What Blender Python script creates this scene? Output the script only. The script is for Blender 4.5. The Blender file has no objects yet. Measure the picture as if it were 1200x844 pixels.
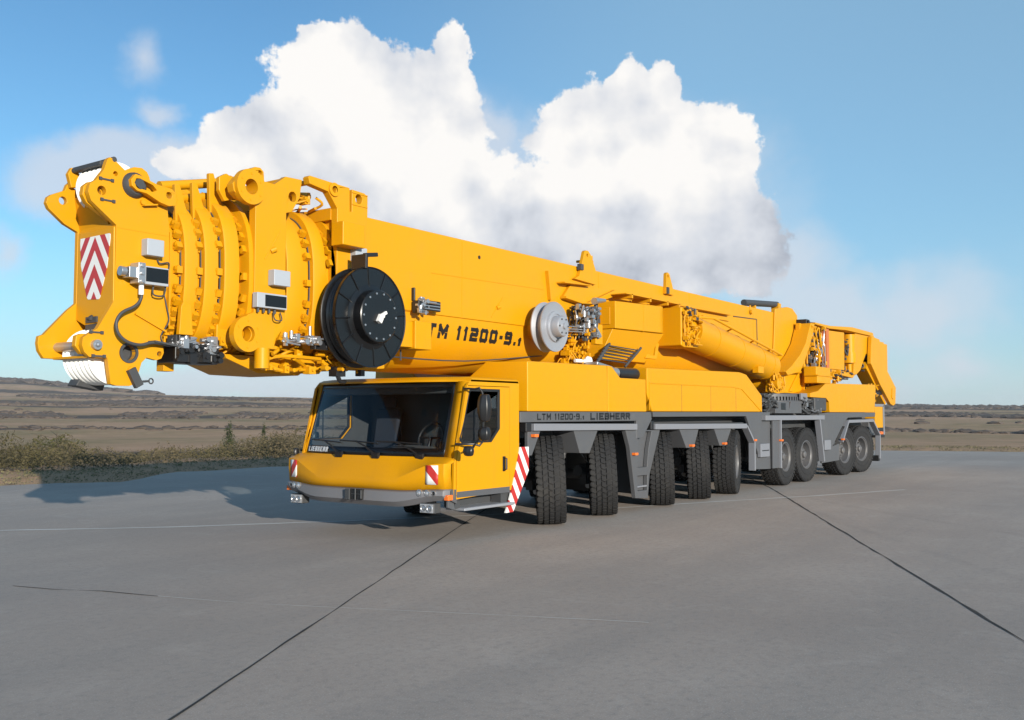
import bpy, bmesh, math, random
from mathutils import Vector, Matrix, noise
from mathutils.geometry import tessellate_polygon
R=math.radians
random.seed(7)
scn=bpy.context.scene
COL=scn.collection

# ------------------------------------------------------------ materials
def newmat(name):
    m=bpy.data.materials.new(name); m.use_nodes=True
    nt=m.node_tree; return m,nt,nt.nodes['Principled BSDF']
def nd(nt,t,**k):
    n=nt.nodes.new(t)
    for a,v in k.items(): setattr(n,a,v)
    return n
def mixc(nt,a,b,f,blend='MIX'):
    n=nd(nt,'ShaderNodeMix',data_type='RGBA',blend_type=blend)
    for s,v in ((0,f),(6,a),(7,b)):
        if hasattr(v,'links'): nt.links.new(v,n.inputs[s])
        else: n.inputs[s].default_value=v if s==0 else (*v,1)
    return n.outputs[2]
def mth(nt,op,a,b=None,c=None,clamp=False):
    n=nd(nt,'ShaderNodeMath',operation=op,use_clamp=clamp)
    for i,v in enumerate((a,b,c)):
        if v is None: continue
        if hasattr(v,'links'): nt.links.new(v,n.inputs[i])
        else: n.inputs[i].default_value=v
    return n.outputs[0]
def ramp(nt,fac,stops):
    n=nd(nt,'ShaderNodeValToRGB'); nt.links.new(fac,n.inputs[0])
    e=n.color_ramp.elements
    while len(e)<len(stops): e.new(.5)
    for i,(p,c) in enumerate(stops):
        e[i].position=p; e[i].color=(c,c,c,1) if isinstance(c,(int,float)) else (*c,1)
    return n.outputs[0]
def tex(nt,scale,detail=4,rough=.5,co='Object',stretch=None,dist=0):
    tc=nd(nt,'ShaderNodeTexCoord'); v=tc.outputs[co]
    if stretch:
        mp=nd(nt,'ShaderNodeMapping'); mp.inputs['Scale'].default_value=stretch[:3]
        if len(stretch)>3: mp.inputs['Rotation'].default_value=(0,0,stretch[3])
        nt.links.new(v,mp.inputs[0]); v=mp.outputs[0]
    n=nd(nt,'ShaderNodeTexNoise'); nt.links.new(v,n.inputs['Vector'])
    n.inputs['Scale'].default_value=scale; n.inputs['Detail'].default_value=detail
    n.inputs['Roughness'].default_value=rough; n.inputs['Distortion'].default_value=dist
    return n.outputs[0]
def bump(nt,b,h,s,d=.01):
    n=nd(nt,'ShaderNodeBump'); n.inputs['Strength'].default_value=s; n.inputs['Distance'].default_value=d
    nt.links.new(h,n.inputs['Height']); nt.links.new(n.outputs[0],b.inputs['Normal'])
def paint(name,c,rough=.35,metal=0,dirt=(.25,.2,.14),amt=.25,coat=.0,bmp=.06,spec=.5):
    m,nt,b=newmat(name)
    n1=tex(nt,1.3,8,.65); n2=tex(nt,9,6,.7)
    f=mth(nt,'MULTIPLY',ramp(nt,n1,[(.45,0),(.75,1)]),ramp(nt,n2,[(.35,0),(.7,1)]))
    if 'yellow' in name:
        st=tex(nt,1.0,6,.6,stretch=(7,7,.45)); f=mth(nt,'MAXIMUM',f,mth(nt,'MULTIPLY',ramp(nt,st,[(.56,0),(.74,1)]),.55))
    f=mth(nt,'MULTIPLY',f,amt)
    nt.links.new(mixc(nt,c,dirt,f),b.inputs['Base Color'])
    r=mth(nt,'MULTIPLY_ADD',n2,.25,rough-.1); nt.links.new(r,b.inputs['Roughness'])
    b.inputs['Metallic'].default_value=metal; b.inputs['Coat Weight'].default_value=coat
    b.inputs['Coat Roughness'].default_value=.15; b.inputs['Specular IOR Level'].default_value=spec
    if bmp: bump(nt,b,mth(nt,'ADD',tex(nt,2.2,2),mth(nt,'MULTIPLY',n2,.06)),bmp,.03)
    return m
M={}
M['yellow']=paint('crane_yellow_paint',(.57,.258,.0013),.42,coat=.05,amt=.34,dirt=(.38,.18,.03),spec=.22)
M['yellowb']=paint('boom_yellow_paint',(.57,.258,.0013),.45,coat=.03,amt=.5,dirt=(.45,.22,.03),bmp=.1,spec=.3)
M['grey']=paint('chassis_grey_paint',(.078,.080,.086),.45,amt=.3,dirt=(.16,.15,.13))
M['lgrey']=paint('light_grey_paint',(.175,.183,.205),.45,amt=.3)
M['dgrey']=paint('dark_grey_paint',(.045,.047,.05),.55,amt=.3,dirt=(.1,.09,.08))
M['black']=paint('black_plastic',(.012,.012,.013),.35,amt=.2,dirt=(.05,.045,.04))
M['gloss']=paint('black_gloss_paint',(.004,.004,.0045),.28,amt=.06,coat=.15,dirt=(.04,.04,.04))
M['rubber']=paint('tyre_rubber',(.020,.020,.021),.8,amt=.8,dirt=(.06,.055,.048),bmp=.25,spec=.3)
M['bump']=paint('bumper_grey_paint',(.15,.15,.162),.4,amt=.35)
M['rim']=paint('rim_grey_paint',(.085,.085,.09),.45,amt=.4)
M['steel']=paint('bright_steel',(.45,.46,.48),.32,metal=.8,amt=.2)
M['alu']=paint('grey_aluminium',(.36,.37,.40),.42,metal=.45,amt=.2)
M['white']=paint('white_nylon',(.78,.77,.74),.45,amt=.3,dirt=(.5,.47,.42))
M['box']=paint('grey_box_paint',(.33,.36,.40),.4,amt=.2)
M['ink']=paint('black_lettering',(.01,.01,.01),.4,amt=0,bmp=0)
M['silver']=paint('silver_lettering',(.55,.57,.6),.4,amt=0,bmp=0)
M['seat']=paint('seat_fabric',(.015,.018,.028),.9,amt=.1)
M['orange']=paint('orange_lens',(.75,.16,.02),.2,amt=0,bmp=0,coat=.5)
M['redpaint']=paint('red_oxide_paint',(.45,.12,.03),.5,amt=.2)
M['lens']=paint('clear_lens',(.6,.62,.65),.1,metal=.6,amt=0,bmp=.2)
def glassmat(name,tint,refl=1.0):
    m=bpy.data.materials.new(name); m.use_nodes=True; nt=m.node_tree; nt.nodes.clear()
    o=nd(nt,'ShaderNodeOutputMaterial'); t=nd(nt,'ShaderNodeBsdfTransparent'); g=nd(nt,'ShaderNodeBsdfGlossy')
    t.inputs[0].default_value=(*tint,1); g.inputs['Roughness'].default_value=.01
    lw=nd(nt,'ShaderNodeLayerWeight'); fr_=mth(nt,'MULTIPLY_ADD',mth(nt,'POWER',lw.outputs['Facing'],4.0),.95,.05)
    mx=nd(nt,'ShaderNodeMixShader'); nt.links.new(mth(nt,'MULTIPLY',fr_,refl,clamp=True),mx.inputs[0])
    nt.links.new(t.outputs[0],mx.inputs[1]); nt.links.new(g.outputs[0],mx.inputs[2]); nt.links.new(mx.outputs[0],o.inputs[0])
    return m
M['glass']=glassmat('tinted_glass',(.86,.90,.91),.75)
M['glassd']=glassmat('door_glass',(.80,.85,.87),1.3)
def stripes(name,kx,ky,kz,per,absy=False,off=0,red=(.42,.028,.025),wh=(.72,.72,.70)):
    m,nt,b=newmat(name)
    tc=nd(nt,'ShaderNodeTexCoord'); s=nd(nt,'ShaderNodeSeparateXYZ'); nt.links.new(tc.outputs['Object'],s.inputs[0])
    y=s.outputs[1]
    if absy: y=mth(nt,'ABSOLUTE',y)
    v=mth(nt,'ADD',mth(nt,'ADD',mth(nt,'MULTIPLY',s.outputs[0],kx),mth(nt,'MULTIPLY',y,ky)),mth(nt,'MULTIPLY',s.outputs[2],kz))
    v=mth(nt,'FRACT',mth(nt,'ADD',mth(nt,'DIVIDE',v,per),off+10))
    nt.links.new(mixc(nt,wh,red,mth(nt,'LESS_THAN',v,.5)),b.inputs['Base Color'])
    b.inputs['Roughness'].default_value=.35
    return m

# ------------------------------------------------------------ mesh builder
WO={}   # world origin of every built object
class MB:
    def __init__(s): s.v=[]; s.f=[]; s.half=None; s.pr=[]
    def add(s,vs,fs):
        b=len(s.v); s.pr.append((len(s.v),len(s.f))); s.v+= [tuple(v) for v in vs]; s.f+=[tuple(i+b for i in f) for f in fs]; return s
    def box(s,x0,x1,y0,y1,z0,z1):
        return s.add([(x0,y0,z0),(x1,y0,z0),(x1,y1,z0),(x0,y1,z0),(x0,y0,z1),(x1,y0,z1),(x1,y1,z1),(x0,y1,z1)],
            [(0,3,2,1),(4,5,6,7),(0,1,5,4),(1,2,6,5),(2,3,7,6),(3,0,4,7)])
    def obox(s,c,d,rot=(0,0,0)):
        from mathutils import Euler
        e=Euler(rot).to_matrix(); k=len(s.v); s.box(-d[0]/2,d[0]/2,-d[1]/2,d[1]/2,-d[2]/2,d[2]/2)
        for i in range(k,len(s.v)): s.v[i]=tuple(e@Vector(s.v[i])+Vector(c))
        return s
    def plate(s,outer,c0,c1,ax='y',holes=()):
        """polygon (a,b) in the plane normal to ax, thickness c0..c1"""
        def mk(p,c):
            return (p[0],c,p[1]) if ax=='y' else (c,p[0],p[1]) if ax=='x' else (p[0],p[1],c)
        loops=[list(outer)]+[list(h) for h in holes]
        tri=tessellate_polygon([[Vector((a,b,0)) for a,b in l] for l in loops])
        flat=[p for l in loops for p in l]; n=len(flat)
        vs=[mk(p,c0) for p in flat]+[mk(p,c1) for p in flat]
        fs=[tuple(t) for t in tri]+[tuple(i+n for i in reversed(t)) for t in tri]
        o=0
        for l in loops:
            k=len(l)
            for i in range(k):
                j=(i+1)%k; fs.append((o+i,o+j,o+j+n,o+i+n))
            o+=k
        return s.add(vs,fs)
    def prism(s,secs,cap=True):
        """loft through equal-length closed 3-D loops"""
        n=len(secs[0]); vs=[p for l in secs for p in l]; fs=[]
        for k in range(len(secs)-1):
            for i in range(n):
                j=(i+1)%n; fs.append((k*n+i,k*n+j,(k+1)*n+j,(k+1)*n+i))
        if cap: fs+= [tuple(range(n))[::-1], tuple((len(secs)-1)*n+i for i in range(n))]
        return s.add(vs,fs)
    def tube(s,p0,p1,r,r1=None,n=16,cap=True):
        p0=Vector(p0);p1=Vector(p1);d=(p1-p0).normalized(); a=d.orthogonal().normalized(); b=d.cross(a)
        r1=r if r1 is None else r1
        return s.prism([[tuple(p+(a*math.cos(t)+b*math.sin(t))*q) for t in [2*math.pi*i/n for i in range(n)]] for p,q in((p0,r),(p1,r1))],cap)
    def path(s,pts,r,n=8,sub=4):
        P=[Vector(p) for p in pts]
        if sub>1 and len(P)>2:
            Q=[]
            for i in range(len(P)-1):
                a=P[max(i-1,0)];b=P[i];c=P[i+1];d=P[min(i+2,len(P)-1)]
                for k in range(sub):
                    t=k/sub; Q.append(.5*((2*b)+(c-a)*t+(2*a-5*b+4*c-d)*t*t+(3*b-a-3*c+d)*t**3))
            P=Q+[P[-1]]
        secs=[];a=None
        for i,p in enumerate(P):
            d=(P[min(i+1,len(P)-1)]-P[max(i-1,0)]).normalized()
            if a is None: a=d.orthogonal().normalized()
            a=(a-d*a.dot(d)).normalized(); b=d.cross(a)
            secs.append([tuple(p+(a*math.cos(t)+b*math.sin(t))*r) for t in [2*math.pi*k/n for k in range(n)]])
        return s.prism(secs)
    def lathe(s,prof,c,ax='y',n=32):
        """prof: (radius, offset along axis)"""
        c=Vector(c); vs=[];fs=[]
        for r,h in prof:
            for i in range(n):
                t=2*math.pi*i/n; a=r*math.cos(t); b=r*math.sin(t)
                vs.append(tuple(c+Vector({'y':(a,h,b),'x':(h,a,b),'z':(a,b,h)}[ax])))
        for k in range(len(prof)-1):
            for i in range(n):
                j=(i+1)%n; fs.append((k*n+i,k*n+j,(k+1)*n+j,(k+1)*n+i))
        return s.add(vs,fs)
    def mir(s):
        """mirror copy across the vehicle's centre plane"""
        s.half=(len(s.v),len(s.f),len(s.pr)); return s
    def flipped(s):
        m=MB(); m.v=[(x,-y,z) for x,y,z in s.v]; m.f=[tuple(reversed(f)) for f in s.f]; return m
    def cut(s,v0,v1,f0,f1):
        m=MB(); m.v=s.v[v0:v1]; m.f=[tuple(i-v0 for i in f) for f in s.f[f0:f1]]; return m
    def build(s,name,mat,parent=None,bevel=0,smooth=38,local=False,solid=0,label=None,each=False):
        kw=dict(bevel=bevel,smooth=smooth,local=local,solid=solid,label=label)
        if s.half:      # a left and a right copy, and what stands between them
            vh,fh,ph=s.half; s.half=None
            a=s.cut(0,vh,0,fh); a.pr=s.pr[:ph]; b=a.flipped(); b.pr=a.pr
            oa=a.build(name,mat,parent,each=each,**kw); b.build(name,mat,parent,each=each,**kw)
            if len(s.v)>vh:
                c=s.cut(vh,len(s.v),fh,len(s.f)); c.pr=[(p-vh,q-fh) for p,q in s.pr[ph:]]; c.build(name,mat,parent,each=each,**kw)
            return oa
        if each and len(s.pr)>1:
            o=None
            for i,(p,q) in enumerate(s.pr):
                e=s.pr[i+1] if i+1<len(s.pr) else (len(s.v),len(s.f))
                n=s.cut(p,e[0],q,e[1]).build(name,mat,parent,**kw); o=o or n
            return o
        me=bpy.data.meshes.new(name); c=Vector((0,0,0))
        if not local:
            xs=[v[0] for v in s.v];ys=[v[1] for v in s.v];zs=[v[2] for v in s.v]
            c=Vector(((min(xs)+max(xs))/2,(min(ys)+max(ys))/2,min(zs)))
        me.from_pydata([(v[0]-c.x,v[1]-c.y,v[2]-c.z) for v in s.v],[],s.f); me.update()
        bm=bmesh.new(); bm.from_mesh(me); bmesh.ops.recalc_face_normals(bm,faces=bm.faces); bm.to_mesh(me); bm.free()
        if smooth:
            me.polygons.foreach_set('use_smooth',[True]*len(me.polygons)); me.set_sharp_from_angle(angle=R(smooth))
        me.materials.append(mat)
        o=bpy.data.objects.new(name,me); COL.objects.link(o)
        if parent is not None:
            o.parent=parent; o.location=c-(WO.get(parent.name,Vector((0,0,0))) if not local else Vector((0,0,0)))
        else: o.location=c
        WO[o.name]=c
        if bevel:
            b=o.modifiers.new('bevel','BEVEL'); b.width=bevel; b.segments=2; b.limit_method='ANGLE'; b.angle_limit=R(35); b.harden_normals=True
        if solid:
            b=o.modifiers.new('solid','SOLIDIFY'); b.thickness=solid
        if label: o['label']=label
        return o
def circ(cx,cy,r,n=20): return [(cx+r*math.cos(2*math.pi*i/n),cy+r*math.sin(2*math.pi*i/n)) for i in range(n)]
def empty(name,loc,parent=None,rot=(0,0,0)):
    o=bpy.data.objects.new(name,None); COL.objects.link(o); o.empty_display_size=.3
    o.location=Vector(loc)-(WO.get(parent.name,Vector()) if parent else Vector()); o.rotation_euler=rot
    o.parent=parent; WO[o.name]=Vector(loc); return o
def tag(o,label=None,cat=None,group=None,kind=None):
    for k,v in(('label',label),('category',cat),('group',group),('kind',kind)):
        if v: o[k]=v
    return o

# ------------------------------------------------------------ stroke lettering
GL={ # strokes on a 1 x 1 cell
'L':[[(0,1),(0,0),(1,0)]],'T':[[(0,1),(1,1)],[(.5,1),(.5,0)]],'M':[[(0,0),(0,1),(.5,.35),(1,1),(1,0)]],
'1':[[(.25,.85),(.62,1),(.62,0)]],'2':[[(0,1),(.9,1),(1,.9),(1,.6),(.9,.5),(.1,.5),(0,.4),(0,0),(1,0)]],
'0':[[(.12,1),(.88,1),(1,.88),(1,.12),(.88,0),(.12,0),(0,.12),(0,.88),(.12,1)]],
'9':[[(0,0),(.88,0),(1,.12),(1,.88),(.88,1),(.12,1),(0,.88),(0,.62),(.08,.54),(1,.54)]],
'-':[[(.1,.5),(.9,.5)]],'.':[[(.3,.06),(.7,.06)]],'H':[[(0,0),(0,1)],[(1,0),(1,1)],[(0,.5),(1,.5)]],
'I':[[(.5,0),(.5,1)]],'E':[[(1,1),(0,1),(0,0),(1,0)],[(0,.5),(.8,.5)]],
'B':[[(0,0),(0,1),(.8,1),(1,.88),(1,.62),(.8,.5),(0,.5)],[(.8,.5),(1,.38),(1,.12),(.8,0),(0,0)]],
'R':[[(0,0),(0,1),(.85,1),(1,.88),(1,.62),(.85,.5),(0,.5)],[(.6,.5),(1,0)]]}
WID={'1':.55,'.':.28,'-':.45,'I':.45,' ':.45,'M':1.15}
def letters(txt,x,z,h,total,th,fn,slab=False,smalllast=False,gapk=None):
    """strokes as thin raised bars; fn maps (x,z,out) to 3-D"""
    ws=[WID.get(c,1.0) for c in txt]; gap=gapk or (.33 if not slab else .42)
    unit=total/(sum(ws)+gap*(len(txt)-1)); m=MB(); cx=x
    for ci,c in enumerate(txt):
        w=WID.get(c,1.0)*unit; hh=h*(.62 if smalllast and ci>=len(txt)-1 else 1)
        for st in GL.get(c,[]):
            P=[(cx+th/2+a*(w-th),z+th/2+b*(hh-th)) for a,b in st]
            if c in '.': P=[(cx+w*.2,z+th*.5),(cx+w*.2+th,z+th*.5)]
            if c=='I' : P=[(cx+w/2,z+th/2),(cx+w/2,z+hh-th/2)]
            for i in range(len(P)-1):
                a=Vector(P[i]);b=Vector(P[i+1]); d=(b-a).normalized(); nrm=Vector((-d.y,d.x))*th/2
                e=d*th/2 if c!='.' else d*0
                q=[a-e-nrm,b+e-nrm,b+e+nrm,a-e+nrm]; eps=.0008*(i%3)
                m.add([fn(p.x,p.y,0) for p in q]+[fn(p.x,p.y,.004+eps) for p in q],
                      [(0,1,2,3),(4,5,6,7),(0,1,5,4),(1,2,6,5),(2,3,7,6),(3,0,4,7)])
            if slab and c in 'LIHR':
                for (sa,sb) in ([(0,0),(0,1)]+([(1,0),(1,1)] if c in 'H' else [])+([(1,0)] if c=='R' else [])):
                    px=cx+th/2+(sa*(w-th) if c!='I' else (w/2-th/2)); pz=z+th*.28+sb*(hh-th*.56)
                    q=[(px-th*.95,pz-th*.28),(px+th*.95,pz-th*.28),(px+th*.95,pz+th*.28),(px-th*.95,pz+th*.28)]
                    m.add([fn(a,b,0) for a,b in q]+[fn(a,b,.0062) for a,b in q],[(0,1,2,3),(4,5,6,7),(0,1,5,4),(1,2,6,5),(2,3,7,6),(3,0,4,7)])
        cx+=w+gap*unit
    return m
# ============================================================ MOBILE CRANE
crane=empty('mobile_crane',(9,0,0))
tag(crane,'yellow nine-axle mobile crane with grey chassis and telescopic boom lowered over its cab','mobile crane')
Y,YB,G,LG,DG,BK=M['yellow'],M['yellowb'],M['grey'],M['lgrey'],M['dgrey'],M['black']

# ---- chassis frame (dark, between the wheels)
m=MB(); m.box(1.9,19.9,-.52,.52,.62,1.28); m.box(5.25,5.5,-1.38,1.38,.3,1.3)
m.box(1.75,15.6,-1.1,1.1,1.3,1.6); m.box(15.3,19.9,-1.1,1.1,1.3,1.6)
m.build('chassis_frame',DG,crane,bevel=.01)
AX=[2.80,4.36,6.46,8.05,9.50,12.42,13.88,16.98,18.58]
for x in AX:
    m=MB(); m.tube((x,-1.05,.66),(x,1.05,.66),.085,n=12); m.lathe([(.0,-.2),(.2,-.17),(.25,0),(.2,.17),(0,.2)],(x,0,.66),'y',20)
    for s in(-1,1):
        m.tube((x+.12,s*.5,.62),(x+.1,s*.98,.60),.03,n=8); m.tube((x-.17,s*.62,.55),(x-.14,s*.62,1.2),.06,n=10); m.box(x-.12,x+.12,s*.98-.06,s*.98+.06,.5,.84)
        m.lathe([(0,-.03),(.09,-.03),(.09,.09),(0,.09)],(x-.22,s*.93-.03,.72),'x',14)
    a=m.build('axle',DG,crane)
    h=MB()
    for s in(-1,1):
        h.path([(x+.22,s*.7,1.3),(x+.3,s*.82,1.08),(x+.2,s*.9,.85),(x+.28,s*.86,.7),(x+.16,s*.95,.62)],.014)
        h.path([(x+.3,s*.6,1.3),(x+.2,s*.75,1.0),(x+.3,s*.85,.82)],.012)
        h.lathe([(0,0),(.055,0),(.055,.14),(.03,.16),(0,.16)],(x+.22,s*.9-.05,.66),'x',14)
        h.lathe([(0,0),(.045,0),(.045,.12),(0,.12)],(x+.2,s*.88,.45),'x',14)
    h.build('brake_fitting',M['steel'],a,each=True)

# ---- wheels
rr=.665
def tyre_mb():
    m=MB(); m.lathe([(.33,-.15),(.35,-.19),(.42,-.208),(.5,-.214),(.58,-.208),(.63,-.193),(.645,-.17),(.645,.17),(.63,.193),(.58,.208),(.5,.214),(.42,.208),(.35,.19),(.33,.15)],(0,0,0),'y',56)
    N=44; cols=[(-.205,-.128),(-.118,-.045),(-.036,.036),(.045,.118),(.128,.205)]
    for ci,(a,b) in enumerate(cols):
        for k in range(N):
            t0=2*math.pi*(k+(.5 if ci%2 else 0))/N; dt=2*math.pi/N*.74; sk=(.035 if ci%2 else -.035)
            r0=.63; r1=rr-(.012 if ci in(0,4) else 0)
            vs=[]
            for r in(r0,r1):
                sh=0 if r==r0 else .004
                for (y,dtt) in((a+sh,0),(b-sh,0),(b-sh,dt),(a+sh,dt)):
                    t=t0+dtt+(sk if (y>(a+b)/2) else -sk)*.6
                    vs.append((r*math.cos(t),y,r*math.sin(t)))
            m.add(vs,[(0,1,2,3),(4,5,6,7),(0,1,5,4),(1,2,6,5),(2,3,7,6),(3,0,4,7)])
    # shoulder lugs on both sidewalls
    for s in(-1,1):
        for k in range(N):
            t0=2*math.pi*k/N; dt=2*math.pi/N*.55; vs=[]
            for y in(.192*s,.214*s):
                for r,t in((.575,t0),(.645,t0),(.645,t0+dt),(.575,t0+dt)):
                    yy=y if r>.6 else y*.985
                    vs.append((r*math.cos(t),yy,r*math.sin(t)))
            m.add(vs,[(0,1,2,3),(4,5,6,7),(0,1,5,4),(1,2,6,5),(2,3,7,6),(3,0,4,7)])
        m.lathe([(.47,.208*s),(.475,.22*s),(.485,.22*s),(.49,.208*s)],(0,0,0),'y',48)
    return m
def rim_mb():
    return MB().lathe([(.335,.16),(.335,-.15),(.345,-.19),(.325,-.195),(.315,-.17),(.295,-.155),(.285,-.06),(.27,0),(.17,.02),(.16,.03),(.0,.03)],(0,0,0),'y',40)
def hub_mb():
    m=MB().lathe([(.16,.03),(.155,-.08),(.14,-.10),(.085,-.105),(.08,-.15),(.06,-.165),(0,-.165)],(0,0,0),'y',28)
    for k in range(10):
        t=2*math.pi*k/10; m.lathe([(0,-.05),(.016,-.05),(.016,0.03)],(.215*math.cos(t),0,.215*math.sin(t)),'y',8)
    for k in range(8):
        t=2*math.pi*k/8; m.lathe([(0,-.115),(.010,-.115),(.010,-.09)],(.115*math.cos(t),0,.115*math.sin(t)),'y',6)
    return m
protoW=rim_mb().build('wheel',M['rim'],crane,local=True)
pt=tyre_mb().build('tyre',M['rubber'],protoW,local=True); ph=hub_mb().build('hub',M['rim'],protoW,local=True)
def place_wheel(x,side,ang,first=[True]):
    if first[0]: w=protoW; first[0]=False
    else:
        w=protoW.copy(); COL.objects.link(w)
        for ch in (pt,ph):
            c=ch.copy(); COL.objects.link(c); c.parent=w
    w.parent=crane; w.location=Vector((x,side*1.275,rr-.004))-WO['mobile_crane']
    w.rotation_euler=(R(-2.5*side) if abs(ang)>5 and x<9 else 0,R(random.uniform(0,360)),0)
    e=Matrix.Rotation(R(ang+(180 if side>0 else 0)),4,'Z')@Matrix.Rotation(R(-2.5 if x<9 else 0),4,'X')@Matrix.Rotation(random.uniform(0,6.28),4,'Y')
    w.rotation_euler=e.to_euler()
ST=[35.5,33,29.5,26.5,16,0,-5,-9,-13]
for x,a in zip(AX,ST):
    place_wheel(x,-1,a); place_wheel(x,1,a*.9)

# ---- engine covers and side decks (yellow)
def side_deck(name,secs,parent=crane,mat=None,bevel=.02,flip=True):
    m=MB().prism(secs); a=m.build(name,mat or Y,parent,bevel=bevel)
    if flip: m.flipped().build(name,mat or Y,parent,bevel=bevel)
    return a
def deck(outline,yi,yt,zc,zt):
    pass
z0,z1,z2=1.69,2.16,2.43
front=side_deck('engine_cover',[[(1.90,-1.5,z0),(4.18,-1.5,z0),(4.18,-.45,z0),(1.80,-.45,z0),(1.80,-1.0,z0)],
    [(1.90,-1.5,z1),(4.18,-1.5,z1),(4.18,-.45,z1),(1.80,-.45,z1),(1.80,-1.0,z1)],
    [(1.91,-1.49,2.415),(4.18,-1.49,2.44),(4.18,-.80,2.44),(1.82,-.80,2.42),(1.82,-1.0,2.415)]])
# rear half of the front cover, notched for the exhaust
m=MB(); m.plate([(4.188,z0),(5.52,z0),(5.50,2.0),(5.50,2.25),(4.60,2.25),(4.32,2.43),(4.188,2.44)],-1.5,-1.40)
m.box(4.188,5.50,-1.38,-.62,z0,2.2); m.build('engine_cover',Y,crane,bevel=.015); m.flipped().build('engine_cover',Y,crane,bevel=.015)
# exhaust
m=MB(); m.tube((4.42,-1.30,2.36),(4.78,-1.30,2.34),.085,.095,n=20); ex=m.build('exhaust_pipe',M['steel'],crane)
m=MB(); m.tube((4.79,-1.30,2.33),(5.46,-1.30,2.34),.105,n=20); m.build('silencer',BK,ex)
m=MB(); m.obox((4.36,-1.2,2.45),(.5,.3,.05),(0,.12,0)); m.build('heat_shield',M['steel'],ex,bevel=.01)
# long rear cover
def Dk(y,k): return [(5.53+k,z0),(10.92,z0),(10.91,2.05),(10.06,2.475),(9.65,2.52),(5.53+k,2.455)]
m=MB(); m.plate([(5.74,z0),(10.92,z0),(10.91,2.05),(10.06,2.475),(9.65,2.52),(5.55,2.455),(5.55,2.0)],-1.5,-.62)
lc=m.build('side_cover',Y,crane,bevel=.025); m.flipped().build('side_cover',Y,crane,bevel=.025)
# raised contour on the long cover
m=MB(); m.path([(5.62,-1.502,2.19),(9.3,-1.502,2.20),(9.75,-1.502,2.17),(10.85,-1.502,1.70)],.012,n=6,sub=1); m.path([(5.62,-1.502,2.19),(5.62,-1.502,1.72)],.010,n=6,sub=1)
m.build('cover_ridge',Y,lc)
m=MB()
for x in(6.9,8.2,9.45): m.box(x,x+.006,-1.5025,-1.49,1.70,2.185)
m.build('panel_joint',M['dgrey'],lc,each=True)
m=MB(); m.box(2.05,4.10,-1.5015,-1.5,1.985,1.992); m.build('panel_joint',M['yellowb'],front,each=True)
# low deck between the covers
m=MB(); m.box(1.75,12.2,-.61,.61,1.62,1.95); m.build('deck_plate',Y,crane,bevel=.01)
# rear cover
rc=[(14.17,2.06),(14.17,2.16),(14.75,2.22),(15.38,2.43),(19.95,2.50),(20.02,2.40),(19.84,z0),(15.66,z0),(15.62,1.95),(15.38,2.05)]
m=MB(); m.plate(rc,-1.48,-.75); rcv=m.build('rear_cover',Y,crane,bevel=.006); m.flipped().build('rear_cover',Y,crane,bevel=.006)
MB().box(15.9,19.75,-.75,.75,1.65,2.3).build('deck_plate',Y,crane,bevel=.01)

# ---- grey side skirts
def skirt(name,outline,holes=(),y0=-1.505,y1=-1.45,mat=G,bev=.008,par=crane):
    m=MB().plate(outline,y0,y1,holes=holes); a=m.build(name,mat,par,bevel=bev); m.flipped().build(name,mat,par,bevel=bev); return a
sk1=skirt('side_skirt',[(1.70,1.535),(1.70,1.687),(5.66,1.687),(5.70,1.56),(5.36,1.24),(5.14,1.24),(5.14,1.535)])
sk2=skirt('side_skirt',[(5.76,1.60),(5.74,1.687),(10.915,1.687),(10.66,.98),(10.64,.78),(10.40,1.07),(9.98,1.60)])
# roof over the wheels
for a,b in((1.95,5.1),(5.77,9.93),(11.55,14.6),(17.1,19.5)):
    zt=1.47 if a<11 else (1.59 if a<15 else 1.46)
    m=MB(); m.box(a,b,-1.46,-.6,zt-.03,zt); m.build('wheel_arch',DG,crane); m.flipped().build('wheel_arch',DG,crane)
def rail(pts,name='fender_rail',h=.1,y0=-1.545,y1=-1.40,mat=LG):
    m=MB()
    for (a,b) in zip(pts,pts[1:]):
        d=Vector((b[0]-a[0],b[1]-a[1])).normalized(); nrm=Vector((-d.y,d.x))*h/2
        if nrm.y<0 and abs(d.x)>.01: nrm=-nrm
        q=[(a[0]-nrm.x,a[1]-nrm.y),(b[0]-nrm.x,b[1]-nrm.y),(b[0]+nrm.x,b[1]+nrm.y),(a[0]+nrm.x,a[1]+nrm.y)]
        m.plate(q,y0,y1)
    o=m.build(name,mat,crane,bevel=.008); m.flipped().build(name,mat,crane,bevel=.008); return o
rail([(2.0,1.465),(5.10,1.435)],h=.105)
rail([(5.77,1.43),(9.93,1.395)],h=.10)
rail([(9.96,1.40),(10.37,1.04)],h=.05); rail([(10.37,1.05),(10.36,.44)],h=.05)
MB().box(1.84,1.98,-1.51,-1.4,1.40,1.53).mir().build('rail_bracket',BK,crane,bevel=.01,each=True)
MB().box(5.66,5.765,-1.51,-1.4,1.38,1.53).mir().build('rail_bracket',BK,crane,bevel=.01,each=True)
# brackets hanging between the wheels
FL=[(1.90,1.41),(2.22,1.41),(2.00,1.06),(1.90,1.06)]
f1=skirt('fender_bracket',FL,y0=-1.50,y1=-1.44)
f2=skirt('fender_bracket',[(3.13,1.41),(3.86,1.40),(3.60,1.04),(3.31,1.05)],y0=-1.50,y1=-1.10)
f3=skirt('fender_bracket',[(6.80,1.37),(7.63,1.36),(7.41,1.01),(7.08,1.02)],y0=-1.50,y1=-1.10)
f4=skirt('fender_bracket',[(8.34,1.365),(9.20,1.355),(8.90,1.01),(8.61,1.02)],y0=-1.50,y1=-1.10)
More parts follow.
